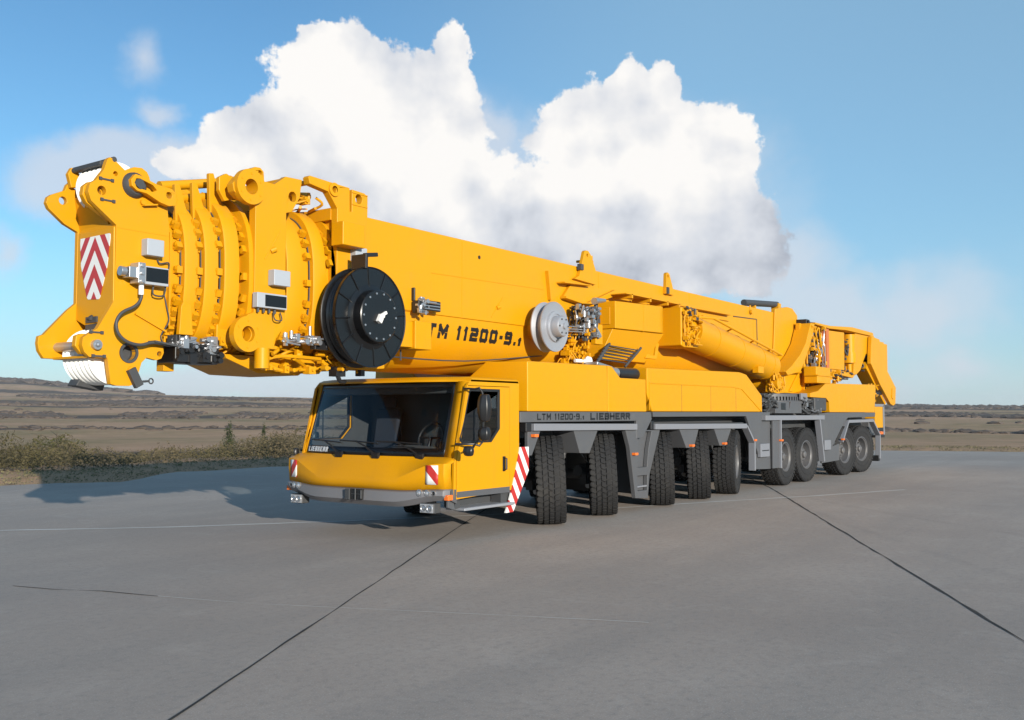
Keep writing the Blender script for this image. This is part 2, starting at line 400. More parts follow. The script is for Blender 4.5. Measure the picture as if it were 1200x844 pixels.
# ladder column
ld=skirt('access_ladder',[(4.76,1.38),(4.90,1.10),(5.10,.23),(5.54,.20),(5.62,.62),(6.02,1.37)],
   holes=[[(5.19,1.35),(5.17,.74),(5.52,.74),(5.58,1.05),(5.70,1.35)],[(5.17,.60),(5.17,.35),(5.52,.345),(5.53,.60)]],y0=-1.50,y1=-1.42)
m=MB(); m.plate([(5.12,1.36),(5.14,.5),(5.2,.28),(5.52,.28),(5.60,.62),(5.85,1.36)],-1.412,-1.40); m.mir(); m.build('ladder_back',M['grey'],ld)
m=MB(); 
m.box(5.17,5.53,-1.49,-1.38,.655,.685); m.box(5.17,5.53,-1.49,-1.38,.40,.43); m.build('ladder_rung',LG,ld,bevel=.005,each=True)
# rest of the skirts
s3=skirt('side_skirt',[(10.455,1.603),(10.38,1.685),(11.53,1.685),(11.53,.42),(10.42,.46)],y0=-1.44,y1=-1.38,mat=M['grey'])
MB().box(10.72,11.25,-1.53,-1.45,.71,1.0).build('step_box',LG,crane,bevel=.01); MB().box(10.8,11.2,-1.535,-1.53,.84,.86).build('step_slot',BK,crane)
rail([(11.0,1.56),(15.05,1.555)],h=.11)
rail([(11.96,1.52),(11.94,.42)],h=.05)
skirt('side_skirt',[(11.54,1.50),(11.93,1.50),(11.93,.43),(11.52,.43)],y0=-1.50,y1=-1.46,mat=M['grey'])
rail([(14.70,1.52),(15.0,.45)],h=.06)
skirt('side_skirt',[(14.75,1.50),(14.78,1.65),(15.5,1.68),(19.83,1.68),(19.80,1.56),(17.15,1.54),(16.76,1.40),(15.62,.72),(15.03,.72)],mat=G)
rail([(16.55,.90),(17.12,1.44)],h=.06); rail([(17.12,1.44),(19.50,1.45)],h=.08); rail([(19.50,1.45),(20.2,1.02)],h=.06); rail([(20.2,1.02),(20.16,.32)],h=.06)
skirt('side_skirt',[(15.06,.71),(16.50,.86),(16.50,.42),(15.06,.40)],y0=-1.45,y1=-1.40,mat=M['grey'])
MB().box(15.02,15.5,-1.55,-1.505,.73,.98).build('step_box',LG,crane,bevel=.01)
MB().box(20.1,20.25,-1.5,-1.2,.25,.42).mir().build('mud_flap',BK,crane)
MB().box(14.9,16.5,-1.39,-.9,.45,.9).mir().build('battery_box',DG,crane,bevel=.01)
for (x,z) in((2.02,1.345),(5.02,.98),(7.25,1.06),(8.76,1.06),(10.35,1.09),(11.95,1.05),(16.55,.97),(20.2,1.1)):
    m=MB(); m.box(x-.05,x+.05,-1.575,-1.50,z-.022,z+.022); m.build('side_marker_lamp',M['orange'],crane,bevel=.006)
# inner clutter seen through the arches
def clutter(x0,x1,y0,y1,z0_,z1_,n,seed,name,mat,par=crane,r=(.008,.022),boxes=.35):
    rnd=random.Random(seed); m=MB(); u=rnd.uniform
    for i in range(n):
        x,y,z=u(x0,x1),u(y0,y1),u(z0_,z1_)
        if rnd.random()<boxes:
            s=[u(.03,.11)*min(1,(x1-x0)*1.6+.25) for _ in range(3)]; m.box(x-s[0]/2,x+s[0]/2,y-s[1]/2,y+s[1]/2,z-s[2]/2,z+s[2]/2)
            if rnd.random()<.5: m.tube((x,y-s[1]/2-.02,z),(x,y-s[1]/2+.01,z),u(.012,.03),n=10)
        elif rnd.random()<.5:
            p=[(x,y,z)]
            for k in range(3):
                x=min(max(x+u(-.3,.3)*(x1-x0),x0),x1);z=min(max(z+u(-.4,.4)*(z1_-z0_),z0_),z1_);y=min(max(y+u(-.4,.4)*(y1-y0),y0),y1);p.append((x,y,z))
            m.path(p,u(*r),n=7)
        else:
            l=u(.05,.2); d=rnd.choice([(l,0,0),(0,0,l),(0,-.08,0)]); m.tube((x,y,z),(x+d[0],y+d[1],z+d[2]),u(.015,.035),n=10)
    return tag(m.build(name,mat,par),kind='stuff')
clutter(2.0,10.2,-.75,-.55,1.0,1.42,60,3,'brake_line',DG); clutter(12,19,-.8,-.55,1.0,1.5,40,4,'brake_line',DG)

# ---- lettering on the skirt
fnS=lambda x,z,o:(x,-1.506-o,z)
letters('LTM 11200-9.1',2.13,1.568,.093,1.30,.019,fnS,smalllast=True).build('lettering',M['ink'],sk1,smooth=0)
letters('LIEBHERR',3.62,1.560,.112,1.28,.030,fnS,gapk=.26).build('lettering',M['ink'],sk1,smooth=0)

# ============================================================ CAB
hw=1.45
def off(y):
    t=abs(y)/hw; return .16*max(0,(t-.3)/.7)**1.8
def xs(y): return -.06+off(y)
YS=[-hw+2*hw*i/32 for i in range(33)]
def strip(rows,close=False):
    """rows: lists of 3-D points of equal length"""
    m=MB(); n=len(rows[0]); vs=[p for r in rows for p in r]
    fs=[(k*n+i,k*n+i+1,(k+1)*n+i+1,(k+1)*n+i) for k in range(len(rows)-1) for i in range(n-1)]
    return m.add(vs,fs)
def lerp(a,b,t): return a+(b-a)*t
def sm(t): t=max(0,min(1,t)); return t*t*(3-2*t)
zb=lambda y: .445+.10*sm((abs(y)-.7)/.7)
zg=lambda y: .662+.03*sm((abs(y)-.8)/.6)
zc=lambda y: .80+.22*sm((abs(y)-.62)/.75)
WSB,WST=1.095,2.085
def xw(y,z): return .09+.18*(abs(y)/1.28)**2.2+.30*(z-WSB)
# outer body: roof, nose, side walls
NB=1.05
nose=[[ (xs(y)+.0,y,zg(y)) for y in YS],[ (xs(y)-.02,y,lerp(zg(y),zc(y),.6)) for y in YS],[ (xs(y)-.015,y,zc(y)) for y in YS],
      [(lerp(xs(y),xw(y,WSB),.55)-.0,y,lerp(zc(y),WSB,.62)) for y in YS],[(xw(y,WSB)-.012,y,WSB) for y in YS],[(xw(y,WSB)+.05,y,WSB+.005) for y in YS]]
nose=[[(r[0][0]+.09,-1.499,r[0][2])]+r+[(r[-1][0]+.09,1.499,r[-1][2])] for r in nose]
m=strip(nose)
cab=m.build('driver_cab',Y,crane,solid=.012,smooth=28)
# bumper
rows=[[ (xs(y)+.18,y,zb(y)+.0) for y in YS],[ (xs(y)+.05,y,zb(y)) for y in YS],[ (xs(y)-.035,y,zb(y)+.07) for y in YS],[ (xs(y)-.03,y,zg(y)-.02) for y in YS],[ (xs(y)-.0,y,zg(y)+.004) for y in YS]]
rows=[[(r[0][0]+.09,-1.499,r[0][2])]+r+[(r[-1][0]+.09,1.499,r[-1][2])] for r in rows]
bump_=strip(rows).build('bumper',M['bump'],crane,solid=.012,smooth=30)
# bumper returns along both sides to the door
m=MB().plate([(.19,.545),(.19,.69),(.30,.69),(.30,.50)],-1.498,-1.46); m.mir(); m.build('bumper_end',G,bump_,bevel=.006)
# corner column beside the windscreen and side walls
def wall(sgn):
    y0,y1=-1.5*1,-1.46
    out=[(.22,.46),(.225,.70),(.235,1.02),(.275,1.12),(.42,1.62),(.52,2.05),(.60,2.125),(1.64,2.125),(1.68,2.08),(1.68,.62),(1.40,.60),(.30,.56)]
    out[0]=(.235,.56)
    hole=[(.275,.60),(.275,1.06),(.35,1.42),(.50,2.035),(1.46,2.035),(1.46,.60)]
    return MB().plate([(x,z) for x,z in out],y0,y1,holes=[hole])
w=wall(-1); w.build('cab_side_wall',Y,cab,bevel=.01); fw=w.flipped(); fw.v=[(x,y-.12,z) for x,y,z in fw.v]; fw.build('cab_side_wall',Y,cab,bevel=.01)
# fill between nose/windscreen edge (y=±1.45) and the side wall
m=MB(); m.add([(xs(-hw),-1.452,.69),(.245,-1.499,.69),(.245,-1.499,1.02),(xs(-hw)+.0,-1.452,1.02),(xw(-1.30,WSB)-.006,-1.30,WSB),(.30,-1.499,WSB),(xw(-1.27,2.09)-.006,-1.265,2.09),(.555,-1.499,2.09)],
   [(4,5,7,6)]); m.v=m.v[4:]; m.f=[(0,1,3,2)]; m.build('corner_panel',Y,cab,solid=-.02); m=m.flipped(); m.v=[(x,min(y,1.38),z) for x,y,z in m.v]; m.build('corner_panel',Y,cab,solid=-.02)
# roof
def roofsec(z,ins): return [(xw(0,WST)-.02+ins,-.75,z),(xw(1,WST)-.01+ins,-1.1,z),(xw(1.25,WST)+ins,-1.30+ins*.5,z),(.58+ins,-1.5+ins,z),(1.68,-1.5+ins,z),(1.68,1.38-ins,z),(.58+ins,1.38-ins,z),(xw(1.25,WST)+ins,1.28-ins*.5,z),(xw(1,WST)-.01+ins,1.1,z),(xw(0,WST)-.02+ins,.75,z)]
MB().prism([roofsec(2.085,0),roofsec(2.11,0),roofsec(2.145,.05),roofsec(2.155,.12)]).build('cab_roof',Y,cab,smooth=40)
MB().box(1.62,1.66,-1.45,1.33,.6,2.085).build('rear_wall',DG,cab)
MB().box(.12,1.62,-1.42,1.32,.58,.62).build('cab_floor',DG,cab)
# windscreen with black border
rows=[];zz=[WSB,WSB+.055,WSB+.5,WST-.06,WST]
yy=[-1.31,-1.255]+[-1.255+2.51*i/20 for i in range(1,20)]+[1.255,1.31]
grid=[[(xw(y,z)-.004,y*(1-.025*(z-WSB)),z) for y in yy] for z in [WSB,WSB+.11]+[lerp(WSB+.11,WST-.07,i/6) for i in range(1,6)]+[WST-.07,WST]]
fr=MB(); gl=MB(); n=len(yy); vs=[p for r in grid for p in r]; ff=[];gf=[]
for k in range(len(grid)-1):
    for i in range(n-1):
        q=(k*n+i,k*n+i+1,(k+1)*n+i+1,(k+1)*n+i)
        (ff if k in(0,len(grid)-2) or i in(0,n-2) else gf).append(q)
fr.add(vs,ff); 
def clean(mb):
    used=sorted({i for f in mb.f for i in f}); mp={a:b for b,a in enumerate(used)}
    mb.v=[mb.v[i] for i in used]; mb.f=[tuple(mp[i] for i in f) for f in mb.f]; return mb
clean(fr); gl.add(vs,gf); clean(gl)
ws=gl.build('windscreen',M['glass'],crane,smooth=60)
fr.build('windscreen_frame',M['gloss'],ws,solid=.01,smooth=60)
for yc in(-.98,-.28,.42):
    z=WSB+.02; m=MB(); x0=xw(yc,z)-.03
    m.obox((x0-.005,yc,z-.015),(.05,.12,.07),(0,-.3,.0))
    m.path([(x0-.02,yc,z),(xw(yc+.2,z+.1)-.05,yc+.20,z+.10),(xw(yc+.42,z+.17)-.035,yc+.42,z+.17)],.012,n=6,sub=1)
    m.path([(xw(yc-.02,z+.13)-.022,yc+.02,z+.145),(xw(yc+.35,z+.16)-.022,yc+.38,z+.165),(xw(yc+.75,z+.15)-.022,yc+.75,z+.175)],.010,n=6,sub=1)
    m.build('wiper',BK,ws)
letters('LIEBHERR',0,0,.068,.50,.014,lambda x,z,o:(xw(1.22-x,WSB+.03+z)-.017-o,(1.22-x)*.995,WSB+.03+z),gapk=.5).build('lettering',M['silver'],ws,smooth=0)
# interior
m=MB(); m.prism([[(xw(y,WSB)+.03,y,.95),(xw(y,WSB)+.03,y,1.08),(xw(y,WSB)+.22,y,1.17+.07*max(0,math.cos((y+.7)*2.2))),(.62,y,1.12),(.62,y,.8)] for y in [-1.3+2.6*i/14 for i in range(15)]])
m.v=[(x,y*.94,z) for x,y,z in m.v]; m.build('dashboard',M['dgrey'],cab)
for yc in(-.75,.75):
    m=MB(); m.obox((1.12,yc,1.0),(.5,.5,.16)); m.obox((1.42,yc,1.38),(.14,.48,.72),(0,.15,0)); m.obox((1.46,yc,1.83),(.1,.26,.2),(0,.1,0)); m.box(1.0,1.25,yc-.15,yc+.15,.62,.95)
    m.build('seat',M['seat'],cab,bevel=.05,each=True)
m=MB(); pts=[]; c=Vector((.62,-.78,1.33)); a=Vector((.35,0,.94)).normalized(); b=Vector((0,1,0))
for k in range(24): t=2*math.pi*k/24; pts.append(tuple(c+a*math.cos(t)*.21+b*math.sin(t)*.21))
m.path(pts+[pts[0]],.018,n=8,sub=1); m.path([tuple(c-b*.2),tuple(c),tuple(c+b*.2)],.015,n=6,sub=1); m.tube(tuple(c),(.5,-.78,1.05),.03,n=10)
m.build('steering_wheel',BK,cab)
MB().plate([(.31,.62),(.34,1.10),(.62,2.05),(1.62,2.05),(1.62,.62)],-1.445,-1.425,holes=[[(.375,1.30),(.40,1.28),(1.02,1.28),(1.21,1.455),(1.21,1.985),(.61,1.985),(.44,1.56)]]).build('wall_lining',DG,cab)
m=MB().plate([(.31,.62),(.34,1.10),(.62,2.05),(1.62,2.05),(1.62,.62)],1.30,1.318,holes=[[(.375,1.30),(.40,1.28),(1.02,1.28),(1.21,1.455),(1.21,1.985),(.61,1.985),(.44,1.56)]]); m.build('wall_lining',DG,cab)
MB().box(.60,1.62,-1.42,1.32,2.05,2.075).build('roof_lining',DG,cab)
MB().box(.62,.75,-1.3,1.3,1.93,2.06).build('roof_console',M['dgrey'],cab,bevel=.02)
def farw(m):
    m.v=[(x,y-.12,z) for x,y,z in m.v]; return m
# doors
for s in(-1,1):
    out=[(.285,.61),(.285,1.06),(.36,1.42),(.51,2.025),(1.45,2.025),(1.45,.61)]
    hole=[(.34,1.32),(.35,1.30),(.38,1.285),(1.0,1.28),(1.21,1.45),(1.21,1.99),(.57,2.0),(.535,1.97),(.42,1.58),(.335,1.36)]
    hole=[(.36,1.30),(.40,1.28),(1.02,1.28),(1.21,1.455),(1.21,1.985),(.575,1.985),(.545,1.96),(.43,1.56),(.345,1.34)]
    m=MB().plate(out,-1.503,-1.47,holes=[hole])
    if s>0: m=farw(m.flipped())
    d=m.build('door',Y,crane,bevel=.006)
    m=MB().plate(hole,-1.49,-1.485); 
    if s>0: m=farw(m.flipped())
    m.build('door_window',M['glassd'],d)
    cxx=sum(p[0] for p in hole)/len(hole); czz=sum(p[1] for p in hole)/len(hole)
    inn=[(cxx+(x-cxx)*.93,czz+(z-czz)*.93) for x,z in hole]; outr=[(cxx+(x-cxx)*1.02,czz+(z-czz)*1.02) for x,z in hole]
    m=MB().plate(outr,-1.507,-1.48,holes=[inn]); m.box(.655,.675,-1.500,-1.486,1.29,1.98)
    if s>0: m=farw(m.flipped())
    m.build('window_frame',BK,d,bevel=.004)
    m=MB(); m.path([(1.31,-1.505,1.06),(1.315,-1.55,1.045),(1.315,-1.55,.90),(1.31,-1.505,.885)],.013,n=8,sub=1); m.box(1.285,1.345,-1.509,-1.5,.87,1.075)
    if s>0: m=farw(m.flipped())
    m.build('door_handle',BK,d)
    m=MB().plate([(.29,.58),(.29,.655),(1.45,.655),(1.45,.575)],-1.506,-1.5035)
    m.plate([(.235,.56),(.235,.69),(.275,.685),(.275,.56)],-1.5045,-1.5005)
    if s>0: m=farw(m.flipped())
    m.build('door_sill',G,d)
    # steps under the door
    m=MB(); m.box(.38,1.50,-1.56,-1.24,.405,.44)
    if s>0: m=farw(m.flipped())
    st=m.build('cab_step',M['alu'],crane,bevel=.008)
    m=MB(); m.box(.42,1.46,-1.54,-1.26,.4405,.443)
    if s>0: m=farw(m.flipped())
    m.build('step_tread',M['alu'],st)
    m=MB(); m.box(.3,.4,-1.46,-1.3,.44,.58); m.box(1.3,1.5,-1.46,-1.3,.44,.58); m.box(.4,1.3,-1.28,-1.2,.44,.58)
    if s>0: m=farw(m.flipped())
    m.build('step_bracket',DG,st,each=True)
    m=MB(); m.plate([(.37,.40),(.30,.445),(.27,.58),(.16,.60),(.16,.46)],-1.46,-1.43)
    if s>0: m=farw(m.flipped())
    m.build('bumper_end',G,bump_,bevel=.004)
# mudguard warning panels behind the doors
mudm=stripes('curved_warning_stripes',1.7,0,1.0,.34)
for s in(-1,1):
    m=MB(); secs=[]
    for t in [i/8 for i in range(9)]:
        xa=lerp(1.34,1.69,t**.8); z=lerp(.30,1.19,t); xb=lerp(1.52,1.90,min(1,t*1.6)); 
        secs.append([(xa,-1.515,z),(xb,-1.515+.0,z),(xb+.02,-1.49,z),(xa,-1.49,z)])
    m.prism(secs)
    if s>0: m=m.flipped()
    m.build('warning_panel',mudm,crane,label='tall red and white striped panel behind the cab door')
# small warning panels on the front corners
for s in(-1,1):
    mt=stripes('warning_stripes_near' if s<0 else 'warning_stripes_far',0,1.15*s,1.0,.30,off=.75)
    ya,yb_=(1.21,1.38)
    rows=[[ (lerp(xs(y),xs(y)-.015,.6)-.016+max(0,(z-.90))*.30*0,s*y,z) for y in [lerp(ya,yb_,i/4) for i in range(5)]] for z in(.755,.84,.92,1.0)]
    strip(rows).build('warning_panel',mt,crane,solid=.006,label='small striped panel on the front corner of the cab')
# lamps
for s in(-1,1):
    c=(xs(1.25)-.0,s*1.25,.385)
    m=MB(); m.box(c[0]-.02,c[0]+.12,s*1.22-.12,s*1.22+.12,.385,.515); hl=m.build('headlight',M['dgrey'],crane,bevel=.015)
    m=MB(); m.box(c[0]-.028,c[0]-.0205,s*1.22-.108,s*1.22+.108,.395,.505); m.build('lens',M['lens'],hl)
    for dy in(-.052,.05):
        m=MB(); m.lathe([(.046,0),(.046,-.012),(.036,-.012),(.030,-.002),(.012,-.008),(0,-.012)],(c[0]-.028,s*1.22+dy,.45),'x',20); m.build('reflector',M['steel'],hl)
    for yy_,r_ in((1.13,.045),(1.24,.042),(1.335,.032)):
        x=xs(yy_)-.035
        m=MB(); m.lathe([(r_,.02),(r_,-.012),(r_*.8,-.014),(r_*.75,.0)],(x,s*yy_,.645),'x',20); l=m.build('round_lamp',M['steel'],crane)
        m=MB(); m.lathe([(r_*.75,-.002),(r_*.4,-.014),(0,-.018)],(x,s*yy_,.645),'x',16); m.build('lens',M['lens'] if r_>.035 else BK,l)
    m=MB(); m.box(.10,.20,-1.512,-1.44,.555,.625)
    if s>0: m=m.flipped()
    m.build('indicator_lamp',M['orange'],crane,bevel=.008)
# towing coupling in the middle of the bumper
m=MB(); x=xs(0)-.04
m.box(x-.02,x+.02,-.22,.02,.515,.655); tc_=m.build('tow_coupling',BK,crane,bevel=.005)
m=MB(); m.box(x-.045,x-.02,.0,.08,.51,.655); m.box(x-.04,x-.02,-.215,-.195,.53,.645); m.box(x-.035,x-.02,-.19,-.02,.585,.595); m.build('coupling_jaw',M['dgrey'],tc_,bevel=.005)
m=MB(); m.tube((x-.03,-.10,.51),(x-.03,-.10,.66),.010,n=10); m.build('coupling_pin',M['dgrey'],tc_)
# mirrors
def mirror(s):
    m=MB(); F_=(lambda p:p) if s<0 else (lambda p:(p[0]+.12,1.38+(-p[1]-1.5)*.4,p[2]-.1))
    m.path([F_(p) for p in[(.42,-1.50,1.985),(.46,-1.66,1.98),(.50,-1.75,1.93),(.50,-1.76,1.30),(.40,-1.70,1.27),(.30,-1.60,1.27),(.26,-1.5,1.27)]],.014,n=8,sub=2)
    arm=m.build('mirror_arm',BK,crane)
    def shell(cx,cy,cz,w,h,d,name):
        secs=[]
        for k in range(7):
            t=k/6; q=math.sin(math.pi*(.15+.7*t))**.5; secs.append([(cx-d*.5*q-.0,cy-w*.5*q,cz-h/2+h*t),(cx-d*.9*q,cy,cz-h/2+h*t),(cx-d*.5*q,cy+w*.5*q,cz-h/2+h*t),(cx+d*.3,cy+w*.5*q,cz-h/2+h*t),(cx+d*.3,cy-w*.5*q,cz-h/2+h*t)])
        mm=MB().prism(secs); mm.v=[F_(v) for v in mm.v]; o=mm.build(name,BK,arm,bevel=.02); return o
    shell(.53,-1.77,1.735,.18,.35,.12,'mirror_head'); shell(.53,-1.77,1.40,.17,.18,.11,'mirror_head')
    m=MB(); m.path([F_(p) for p in[(.42,-1.70,1.275),(.30,-1.76,1.23),(.22,-1.80,1.22)]],.013,n=8,sub=2); m.build('mirror_bracket',BK,arm)
    shell(.16,-1.80,1.19,.15,.13,.08,'mirror_head')
mirror(-1); mirror(1)
# ============================================================ BOOM
def se(w,zt,zb_,x,e=2.6,n=56,top=1.0):
    zm=(zt+zb_)/2; h=(zt-zb_)/2; out=[]
    for i in range(n):
        t=2*math.pi*i/n; c,s=math.cos(t),math.sin(t)
        yy=w*math.copysign(abs(c)**(2/e),c); ee=e if s<0 else e*1.25
        zz=zm+h*math.copysign(abs(s)**(2/ee),s)
        if s>0: yy*=1-.10*max(0,(zz-zm)/h)**2
        out.append((x,yy,zz))
    return out
BW=.72
def boomsec(x,w=BW,zt=4.17,zl=3.03,zb_=2.24):
    pts=[(x,-w-.012,zl),(x,-w-.012,zt-.012),(x,-w,zt),(x,w,zt),(x,w+.012,zt-.012),(x,w+.012,zl),(x,w-.01,zl-.001)]
    for i in range(1,24):
        t=math.pi*i/24; pts.append((x,(w-.01)*math.cos(t),zl-(zl-zb_)*math.sin(t)**.92))
    pts.append((x,-w+.01,zl-.001)); return pts
def shell_y(z,w=BW-.01,zl=3.03,zb_=2.24):
    s=min(1,max(0,(zl-z)/(zl-zb_)))**(1/.92); return -w*math.sqrt(max(0,1-s*s))
boom=MB().prism([boomsec(-1.10),boomsec(14.0),boomsec(14.9,w=.70)]).build('boom_main_section',YB,crane,bevel=.012,smooth=30)
# welded rear end of the boom
m=MB().plate([(13.76,4.256),(14.60,4.374),(15.0,4.37),(15.36,4.217),(15.41,3.861),(14.85,3.3),(14.117,2.91),(13.6,3.05)],-.775,-.735); m.mir(); 
m.box(14.2,15.3,-.73,.73,3.2,4.2); m.build('boom_end_plate',YB,boom,bevel=.015,each=True)
m=MB().tube((15.35,-.80,3.98),(15.35,-1.10,4.02),.055,n=14); m.tube((15.5,-1.0,4.0),(16.1,-1.0,4.03),.05,n=14); m.box(15.25,15.5,-1.05,-.78,3.85,4.1); m.build('angle_sensor',BK,boom,bevel=.01)
MB().tube((13.4,-.1,4.42),(15.7,-.1,4.58),.08,n=14).build('cover_roll',M['dgrey'],crane)
MB().box(15.55,15.75,-.2,.0,4.1,4.6).box(14,14.1,-.15,-.05,4.15,4.42).build('roll_bracket',YB,crane,each=True)
# stiffener, seams, port holes on the main section
m=MB(); m.plate([(-.65,3.03),(.66,3.05),(.66,3.58),(-.65,3.52)],-.748,-.733); m.build('side_plate',YB,boom,bevel=.004)
m=MB(); m.plate([(3.50,3.97),(3.54,3.97),(3.62,3.50),(3.58,3.50)],-.80,-.733); m.build('stiffener_rib',YB,boom,bevel=.004)
m=MB()
for x,z in((1.75,3.96),(.07,3.45)): m.tube((x,-.7345,z),(x,-.738,z),.028,n=14)
m.build('port_hole',BK,boom,each=True)
m=MB(); m.tube((2.05,-.736,3.10),(2.35,-.736,3.43),.006,n=6); m.tube((2.18,-.735,3.25),(2.25,-.75,3.27),.03,n=8); m.build('lifting_eye',YB,boom)
letters('LTM 11200-9.1',.40,2.715,.198,2.50,.055,lambda x,z,o:(x,shell_y(z)-.002-o,z),smalllast=True).build('lettering',M['ink'],boom,smooth=0)

m=MB(); m.tube((.67,-.734,3.60),(3.45,-.734,3.66),.005,n=6)
for x in(1.35,5.2,8.9,12.4): m.tube((x,-.734,3.05),(x,-.734,4.14),.004,n=6)
m.build('weld_seam',YB,boom,each=True)
# telescoping collars
def collar(x0,x1,w,zt,zb_,spike=None,nb=34):
    m=MB().prism([se(w*.985,zt-.01,zb_+.01,x0),se(w,zt,zb_,x0+.02),se(w,zt,zb_,x1)])
    c=m.build('boom_collar',YB,crane,smooth=50)
    r=MB(); o_=se(w-.07,zt-.08,zb_+.08,0); i_=se(w-.095,zt-.105,zb_+.105,0); nn=len(o_)
    r.add([(x0-.006,p[1],p[2]) for p in o_]+[(x0-.006,p[1],p[2]) for p in i_],[(k,(k+1)%nn,nn+(k+1)%nn,nn+k) for k in range(nn)]); r.build('gap_shade_ring',M['dgrey'],c,solid=.008)  # dark ring added for the black joint line and shade in the collar gap
    b=MB(); sec=se(w-.045,zt-.05,zb_+.05,0,n=nb*2)
    for i,(xx,yy,zz) in enumerate(sec):
        if i%2 or zz>zt-.25: continue
        t=math.atan2(zz-(zt+zb_)/2,yy)
        b.obox((x0-.045,yy*.96,zz),(.07,.07,.075),(t,0,0))
        b.tube((x0-.09,yy*.96,zz+.015),(x0+.0,yy*.96,zz+.015),.022,n=8); b.obox((x0-.06,yy*.86,zz-.02),(.05,.05,.04),(t,0,0))
        b.tube((x0-.03,yy*.90,zz-.05),(x0+.0,yy*.90,zz-.05),.022,n=6)
        b.obox((x0-.012,yy*.86,zz),(.03,.05,.11),(t,0,0))
    tag(b.build('clamp_band',YB,c,smooth=40),kind='stuff')
    return c
def inner(x0,x1,w,zt,zb_): 
    return MB().prism([se(w,zt,zb_,x0),se(w,zt,zb_,x1)]).build('boom_section',YB,crane,smooth=50)
CO=[(-3.12,-2.96,.50,3.99,2.42),(-2.90,-2.73,.55,4.05,2.37),(-2.68,-2.49,.605,4.12,2.33),(-1.84,-1.62,.665,4.16,2.28),(-1.46,-1.27,.70,4.19,2.26)]
for i,(a,b,w_,zt,zb_) in enumerate(CO):
    c=collar(a,b,w_,zt,zb_)
    if i<3:
        m=MB()
        for s in(-1,1):
            y=s*.30; h={0:.16,1:.16,2:.24}[i]
            m.plate([(a-.02,zt-.25),(a-.04,zt+h),(a+.02,zt+h+.01),(b+.02,zt-.30)],y-.025+s*.02,y+.025+s*.02)
        m.build('collar_lug',YB,c,bevel=.006,each=True)
inner(-3.4,-3.1,.40,3.88,2.52); inner(-3.0,-2.85,.44,3.90,2.5); inner(-2.8,-2.6,.48,3.96,2.46); inner(-2.6,-2.25,.52,4.0,2.4)
inner(-2.0,-1.75,.58,4.08,2.36); inner(-1.7,-1.4,.60,4.1,2.34); inner(-1.4,-1.0,.62,4.12,2.32)
# big guide frame with the bored ears
BP=[(-2.36,2.385),(-2.07,2.40),(-2.04,2.52),(-1.91,2.68),(-1.91,4.30),(-2.24,4.31),(-2.25,4.42),(-2.30,4.455),(-2.37,4.45),(-2.52,4.37),(-2.62,4.28),(-2.68,4.20),(-2.66,4.12),(-2.58,4.06),(-2.50,4.045),(-2.36,4.06),(-2.36,2.80),(-2.44,2.77),(-2.56,2.66),(-2.59,2.52),(-2.52,2.42)]
gf=MB().plate(BP,-.71,-.60,holes=[circ(-2.455,4.20,.085),circ(-2.30,4.395,.028,12),circ(-2.475,2.545,.08)])
gf.mir(); G1=gf.build('guide_frame',YB,crane,bevel=.01)
m=MB(); 
for (cx,cz) in((-2.46,4.20),(-2.475,2.545)):
    m=MB(); m.lathe([(.088,-.06),(.20,-.06),(.20,.02)],(cx,-.70,cz),'y',32)
    for k in range(6):
        t=math.pi/3*k+.5; m.tube((cx+.15*math.cos(t),-.765,cz+.15*math.sin(t)),(cx+.15*math.cos(t),-.75,cz+.15*math.sin(t)),.015,n=8)
    m.lathe([(.088,-.06),(.088,.12)],(cx,-.70,cz),'y',24)
    m.build('bearing_boss',YB,G1,smooth=38); m.flipped().build('bearing_boss',YB,G1,smooth=38)
m=MB()
for cz in(4.20,2.545):
    m.plate([(-2.62 if cz>3 else -2.55,cz-.16),(-2.70,cz-.05),(-2.70,cz+.1),(-2.6,cz+.16),(-2.45,cz+.1),(-2.45,cz-.1)],-.50,-.44)
m.mir(); m.build('ear_plate',YB,G1,bevel=.01,each=True)
m=MB(); 
ring=[p for p in se(.69,4.16,2.27,-2.42)]; ring2=[p for p in se(.69,4.16,2.27,-2.36)]; m.prism([ring,ring2]); m.build('frame_flange',YB,G1)
# clamps around the flange
b=MB()
for i,(xx,yy,zz) in enumerate(se(.62,4.0,2.4,-2.43,n=60)):
    if i%2: continue
    t=math.atan2(zz-3.2,yy); b.obox((-2.445,yy,zz),(.05,.06,.08),(t,0,0)); b.tube((-2.47,yy*.97,zz+.03),(-2.43,yy*.97,zz+.03),.02,n=8)
tag(b.build('clamp_band',YB,G1,smooth=40),kind='stuff')
m=MB().plate([(-2.08,4.31),(-1.92,4.43),(-1.67,4.44),(-1.70,4.22),(-1.82,4.03),(-1.91,4.0)],-.704,-.62,holes=[circ(-1.81,4.21,.06)]); m.plate([(-2.1,4.31),(-1.9,4.31),(-1.9,4.43)],.45,.55); m.box(-1.92,-1.905,-.62,.5,4.1,4.42)
m.build('top_bracket',YB,G1,bevel=.006,each=True)
m=MB(); m.tube((-2.22,-.712,3.42),(-2.0,-.712,3.78),.007,n=6); m.tube((-2.13,-.71,3.52),(-2.08,-.74,3.55),.03,n=8); m.build('lifting_eye',YB,G1)
m=MB().tube((-2.25,-.72,2.17),(-2.25,-.72,2.40),.085,n=24); m.tube((-2.25,-.72,2.155),(-2.25,-.72,2.17),.02,n=8); m.build('support_stub',Y,G1)
m=MB(); m.plate([(-2.55,2.33),(-2.52,2.28),(-2.08,2.13),(-1.46,2.12),(-1.34,2.19),(-.97,2.19),(.05,2.26),(.05,2.33)],-.45,.45); m.build('bottom_plate',YB,G1,bevel=.01)
